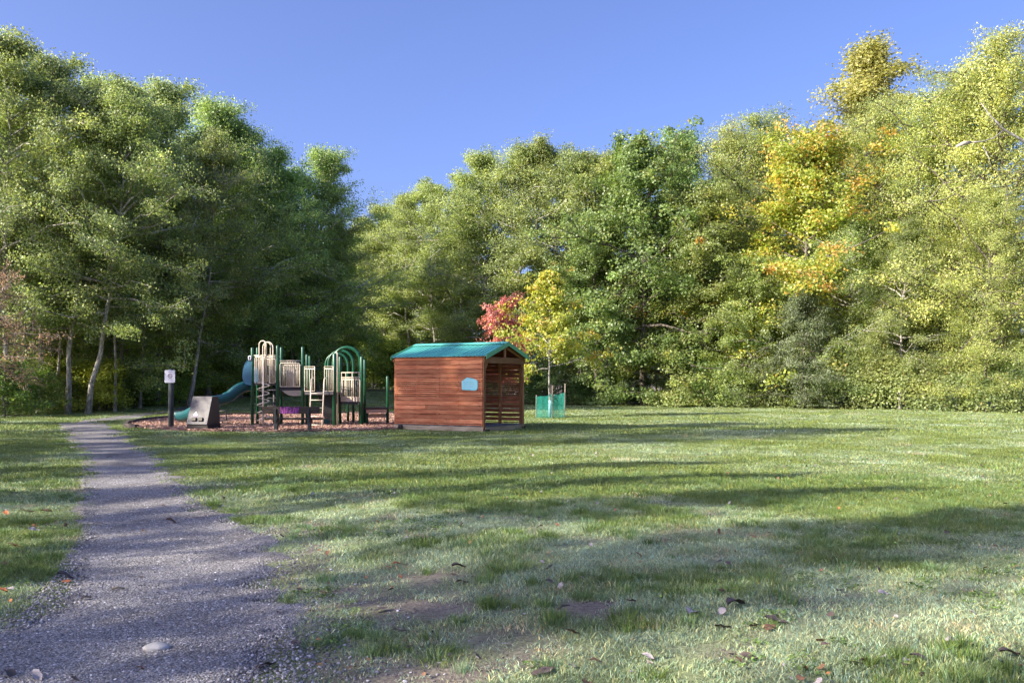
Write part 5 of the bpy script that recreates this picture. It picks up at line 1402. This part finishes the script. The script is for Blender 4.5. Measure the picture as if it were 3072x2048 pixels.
# taller tufts near the viewer
rg = np.random.RandomState(8); n = 15000
x = rg.uniform(-8, 9, n); y = rg.uniform(3.8, 15, n)
dry, bare, tall = lawn_fields(x, y)
ok = in_view(x, y) & (path_dist(x, y) < 0.02) & (rg.rand(n) < np.clip(tall * 0.85 - 0.25 * dry, 0.015, 1))
x, y, dry, tall = x[ok], y[ok], dry[ok], tall[ok]; n = len(x)
s = rg.uniform(0.5, 1.05, n)
tufts = [blade_patch('tuft', 80 + i, 90, 0.20, 0.085, 0.0045, 0.9, True) for i in range(4)]
sh = turf_shade(np.clip(dry * 0.35 - 0.1, 0, 1), rg, n); sh[:, :3] *= np.array([0.72, 0.88, 0.85], np.float32)
scatter('grass_tufts', np.column_stack([x, y, ground(x, y)]), np.column_stack([rg.normal(size=(n, 2)) * 0.1, rg.rand(n) * 6.283]), np.column_stack([s, s, s * rg.uniform(0.6, 1.1, n)]), rg.randint(0, 4, n).astype(np.int32), sh, tufts, 'longer dark green tufts in the near lawn', 'grass')

# clover and broad-leaved weeds, in patches
def weed(name, seed):
    rg_ = np.random.RandomState(seed); n_ = 46
    r_ = 0.11 * np.sqrt(rg_.rand(n_)); a = rg_.rand(n_) * 6.283
    C = np.column_stack([r_ * np.cos(a), r_ * np.sin(a), 0.012 + 0.02 * rg_.rand(n_)])
    V, F = leaf_quads(rg_, C, 0.024 * rg_.uniform(0.6, 1.3, n_), 1.6, None, 0.0, 0.9)
    k = np.exp(0.2 * rg_.normal(size=n_))
    me = mesh_np(name, V, F, np.repeat(np.column_stack([k, k, k]), 4, 0)); me.materials.append(M['blade'])
    return bpy.data.objects.new(name, me)
n = 16000
x = rg.uniform(-12, 13, n); y = rg.uniform(4, 24, n)
pw = N3.fbm(x * 0.8 + 90, y * 0.8 + 40, 3)
ok = in_view(x, y) & (path_dist(x, y) < -0.1) & (rg.rand(n) < np.clip((pw - 0.60) * 5, 0.01, 0.6)); x, y = x[ok], y[ok]; n = len(x)
s = rg.uniform(0.5, 1.0, n); k = np.exp(0.18 * rg.normal(size=n))
scatter('clover_patches', np.column_stack([x, y, ground(x, y)]), np.column_stack([rg.normal(size=(n, 2)) * 0.1, rg.rand(n) * 6.28]), np.column_stack([s, s, s]), rg.randint(0, 3, n).astype(np.int32), np.column_stack([0.15 * k, 0.24 * k, 0.06 * k, np.ones(n)]).astype(np.float32), [weed('weed', 90 + i) for i in range(3)], 'clover and small weeds growing in patches in the lawn', 'weeds')
# leaf crumbs
def crumb(name, seed):
    V = np.array(LM[seed % 4].vertices[0].co); me = LM[seed % 4].copy(); me.materials.append(M['chip']); return bpy.data.objects.new(name, me)
n = 1500
x = rg.uniform(-7, 9, n); y = 3.8 + 16 * rg.rand(n) ** 1.5
ok = in_view(x, y) & (rg.rand(n) < 0.25 + 0.75 * (path_dist(x, y) < 0)); x, y = x[ok], y[ok]; n = len(x)
s = 0.018 + 0.045 * rg.rand(n) ** 2; pal = np.array([(0.11, 0.08, 0.07), (0.36, 0.32, 0.31), (0.22, 0.12, 0.07), (0.40, 0.20, 0.08)])[rg.choice(4, n, p=[0.4, 0.25, 0.27, 0.08])]
scatter('leaf_litter', np.column_stack([x, y, ground(x, y) + 0.03]), np.column_stack([rg.normal(size=(n, 2)) * 0.4, rg.rand(n) * 6.28]), np.column_stack([s, s, s]), rg.randint(0, 4, n).astype(np.int32), np.column_stack([pal, np.ones(n)]).astype(np.float32), [crumb('crumb', i) for i in range(4)], 'small scraps of dry leaves strewn over lawn and path', 'leaf litter')

# pebbles
def pebble(name, seed, flat):
    rg = np.random.RandomState(seed); bm = bmesh.new(); bmesh.ops.create_icosphere(bm, subdivisions=1, radius=0.5)
    for v in bm.verts: v.co = Vector((v.co.x * rg.uniform(0.7, 1.2), v.co.y * rg.uniform(0.6, 1.0), v.co.z * flat * rg.uniform(0.7, 1.2)))
    me = bpy.data.meshes.new(name); bm.to_mesh(me); bm.free()
    at = me.attributes.new('tone', 'FLOAT_COLOR', 'POINT'); at.data.foreach_set('color', np.ones(len(me.vertices) * 4, np.float32))
    me.materials.append(M['pebble']); return bpy.data.objects.new(name, me)
pebs = [pebble('pebble', i, 0.55) for i in range(5)]
n = 120000
y = 3.6 + 13.0 * rg.rand(n) ** 1.5; l, r = path_edges(y); x = l - 0.35 + (r - l + 1.1) * rg.rand(n)
pd = path_dist(x, y); ok = in_view(x, y) & ((pd > 0) | (rg.rand(n) < np.exp(pd * 4) * 0.55)); x, y, pd = x[ok], y[ok], pd[ok]; n = len(x)
s = 0.009 + 0.021 * rg.rand(n) ** 3
g_ = np.exp(0.42 * rg.normal(size=n)) * 0.22
shade = np.column_stack([g_ * 0.99, g_ * 0.97, g_ * 0.99, np.ones(n)]).astype(np.float32)
scatter('path_gravel', np.column_stack([x, y, ground(x, y) + np.where(pd > 0.05, 0.026, 0.004)]), rg.rand(n, 3) * 6.28 * np.array([0.1, 0.1, 1]), np.column_stack([s, s, s]), rg.randint(0, 5, n).astype(np.int32), shade, pebs, 'loose grey gravel on the path', 'gravel')
# soil crumbs and bits in the bare patches
n = 26000
x = rg.uniform(-5, 7, n); y = 3.6 + 9 * rg.rand(n) ** 1.4
dry, bare, tall = lawn_fields(x, y); ok = in_view(x, y) & (path_dist(x, y) < 0) & (rg.rand(n) < bare); x, y = x[ok], y[ok]; n = len(x)
s = 0.006 + 0.014 * rg.rand(n) ** 2; g_ = np.exp(0.4 * rg.normal(size=n)) * 0.13
scatter('soil_crumbs', np.column_stack([x, y, ground(x, y) + 0.003]), rg.rand(n, 3) * 6.28, np.column_stack([s, s, s]), rg.randint(0, 5, n).astype(np.int32), np.column_stack([g_ * 1.1, g_ * 0.95, g_ * 0.85, np.ones(n)]).astype(np.float32), pebs, 'crumbs of soil and gravel between the worn grass', 'soil')
# wood chips
def chip(name, seed):
    rg_ = np.random.RandomState(seed); mb = MB().box((-0.5, -0.16, -0.05), (0.5, 0.16, 0.05)); me = bpy.data.meshes.new(name)
    me.from_pydata([(a + rg_.uniform(-0.1, 0.1), b + rg_.uniform(-0.06, 0.06), c) for a, b, c in mb.v], [], mb.f); me.update()
    at = me.attributes.new('tone', 'FLOAT_COLOR', 'POINT'); at.data.foreach_set('color', np.ones(8 * 4, np.float32)); me.materials.append(M['chip'])
    return bpy.data.objects.new(name, me)
n = 26000
x = rg.uniform(-16, -1.5, n); y = 28 + 17 * rg.rand(n) ** 1.3
ok = in_poly(x, y, PLAYA) & ~shed_mask(x, y); x, y = x[ok], y[ok]; n = len(x)
s = rg.uniform(0.05, 0.13, n); g_ = np.exp(0.4 * rg.normal(size=n))
scatter('wood_chip_layer', np.column_stack([x, y, ground(x, y) + 0.05 + 0.02 * rg.rand(n)]), np.column_stack([rg.normal(size=(n, 2)) * 0.35, rg.rand(n) * 6.28]), np.column_stack([s, s, s]), rg.randint(0, 4, n).astype(np.int32), np.column_stack([0.34 * g_, 0.215 * g_, 0.16 * g_, np.ones(n)]).astype(np.float32), [chip('chip', i) for i in range(4)], 'loose reddish wood chips under the play structure', 'wood chips')
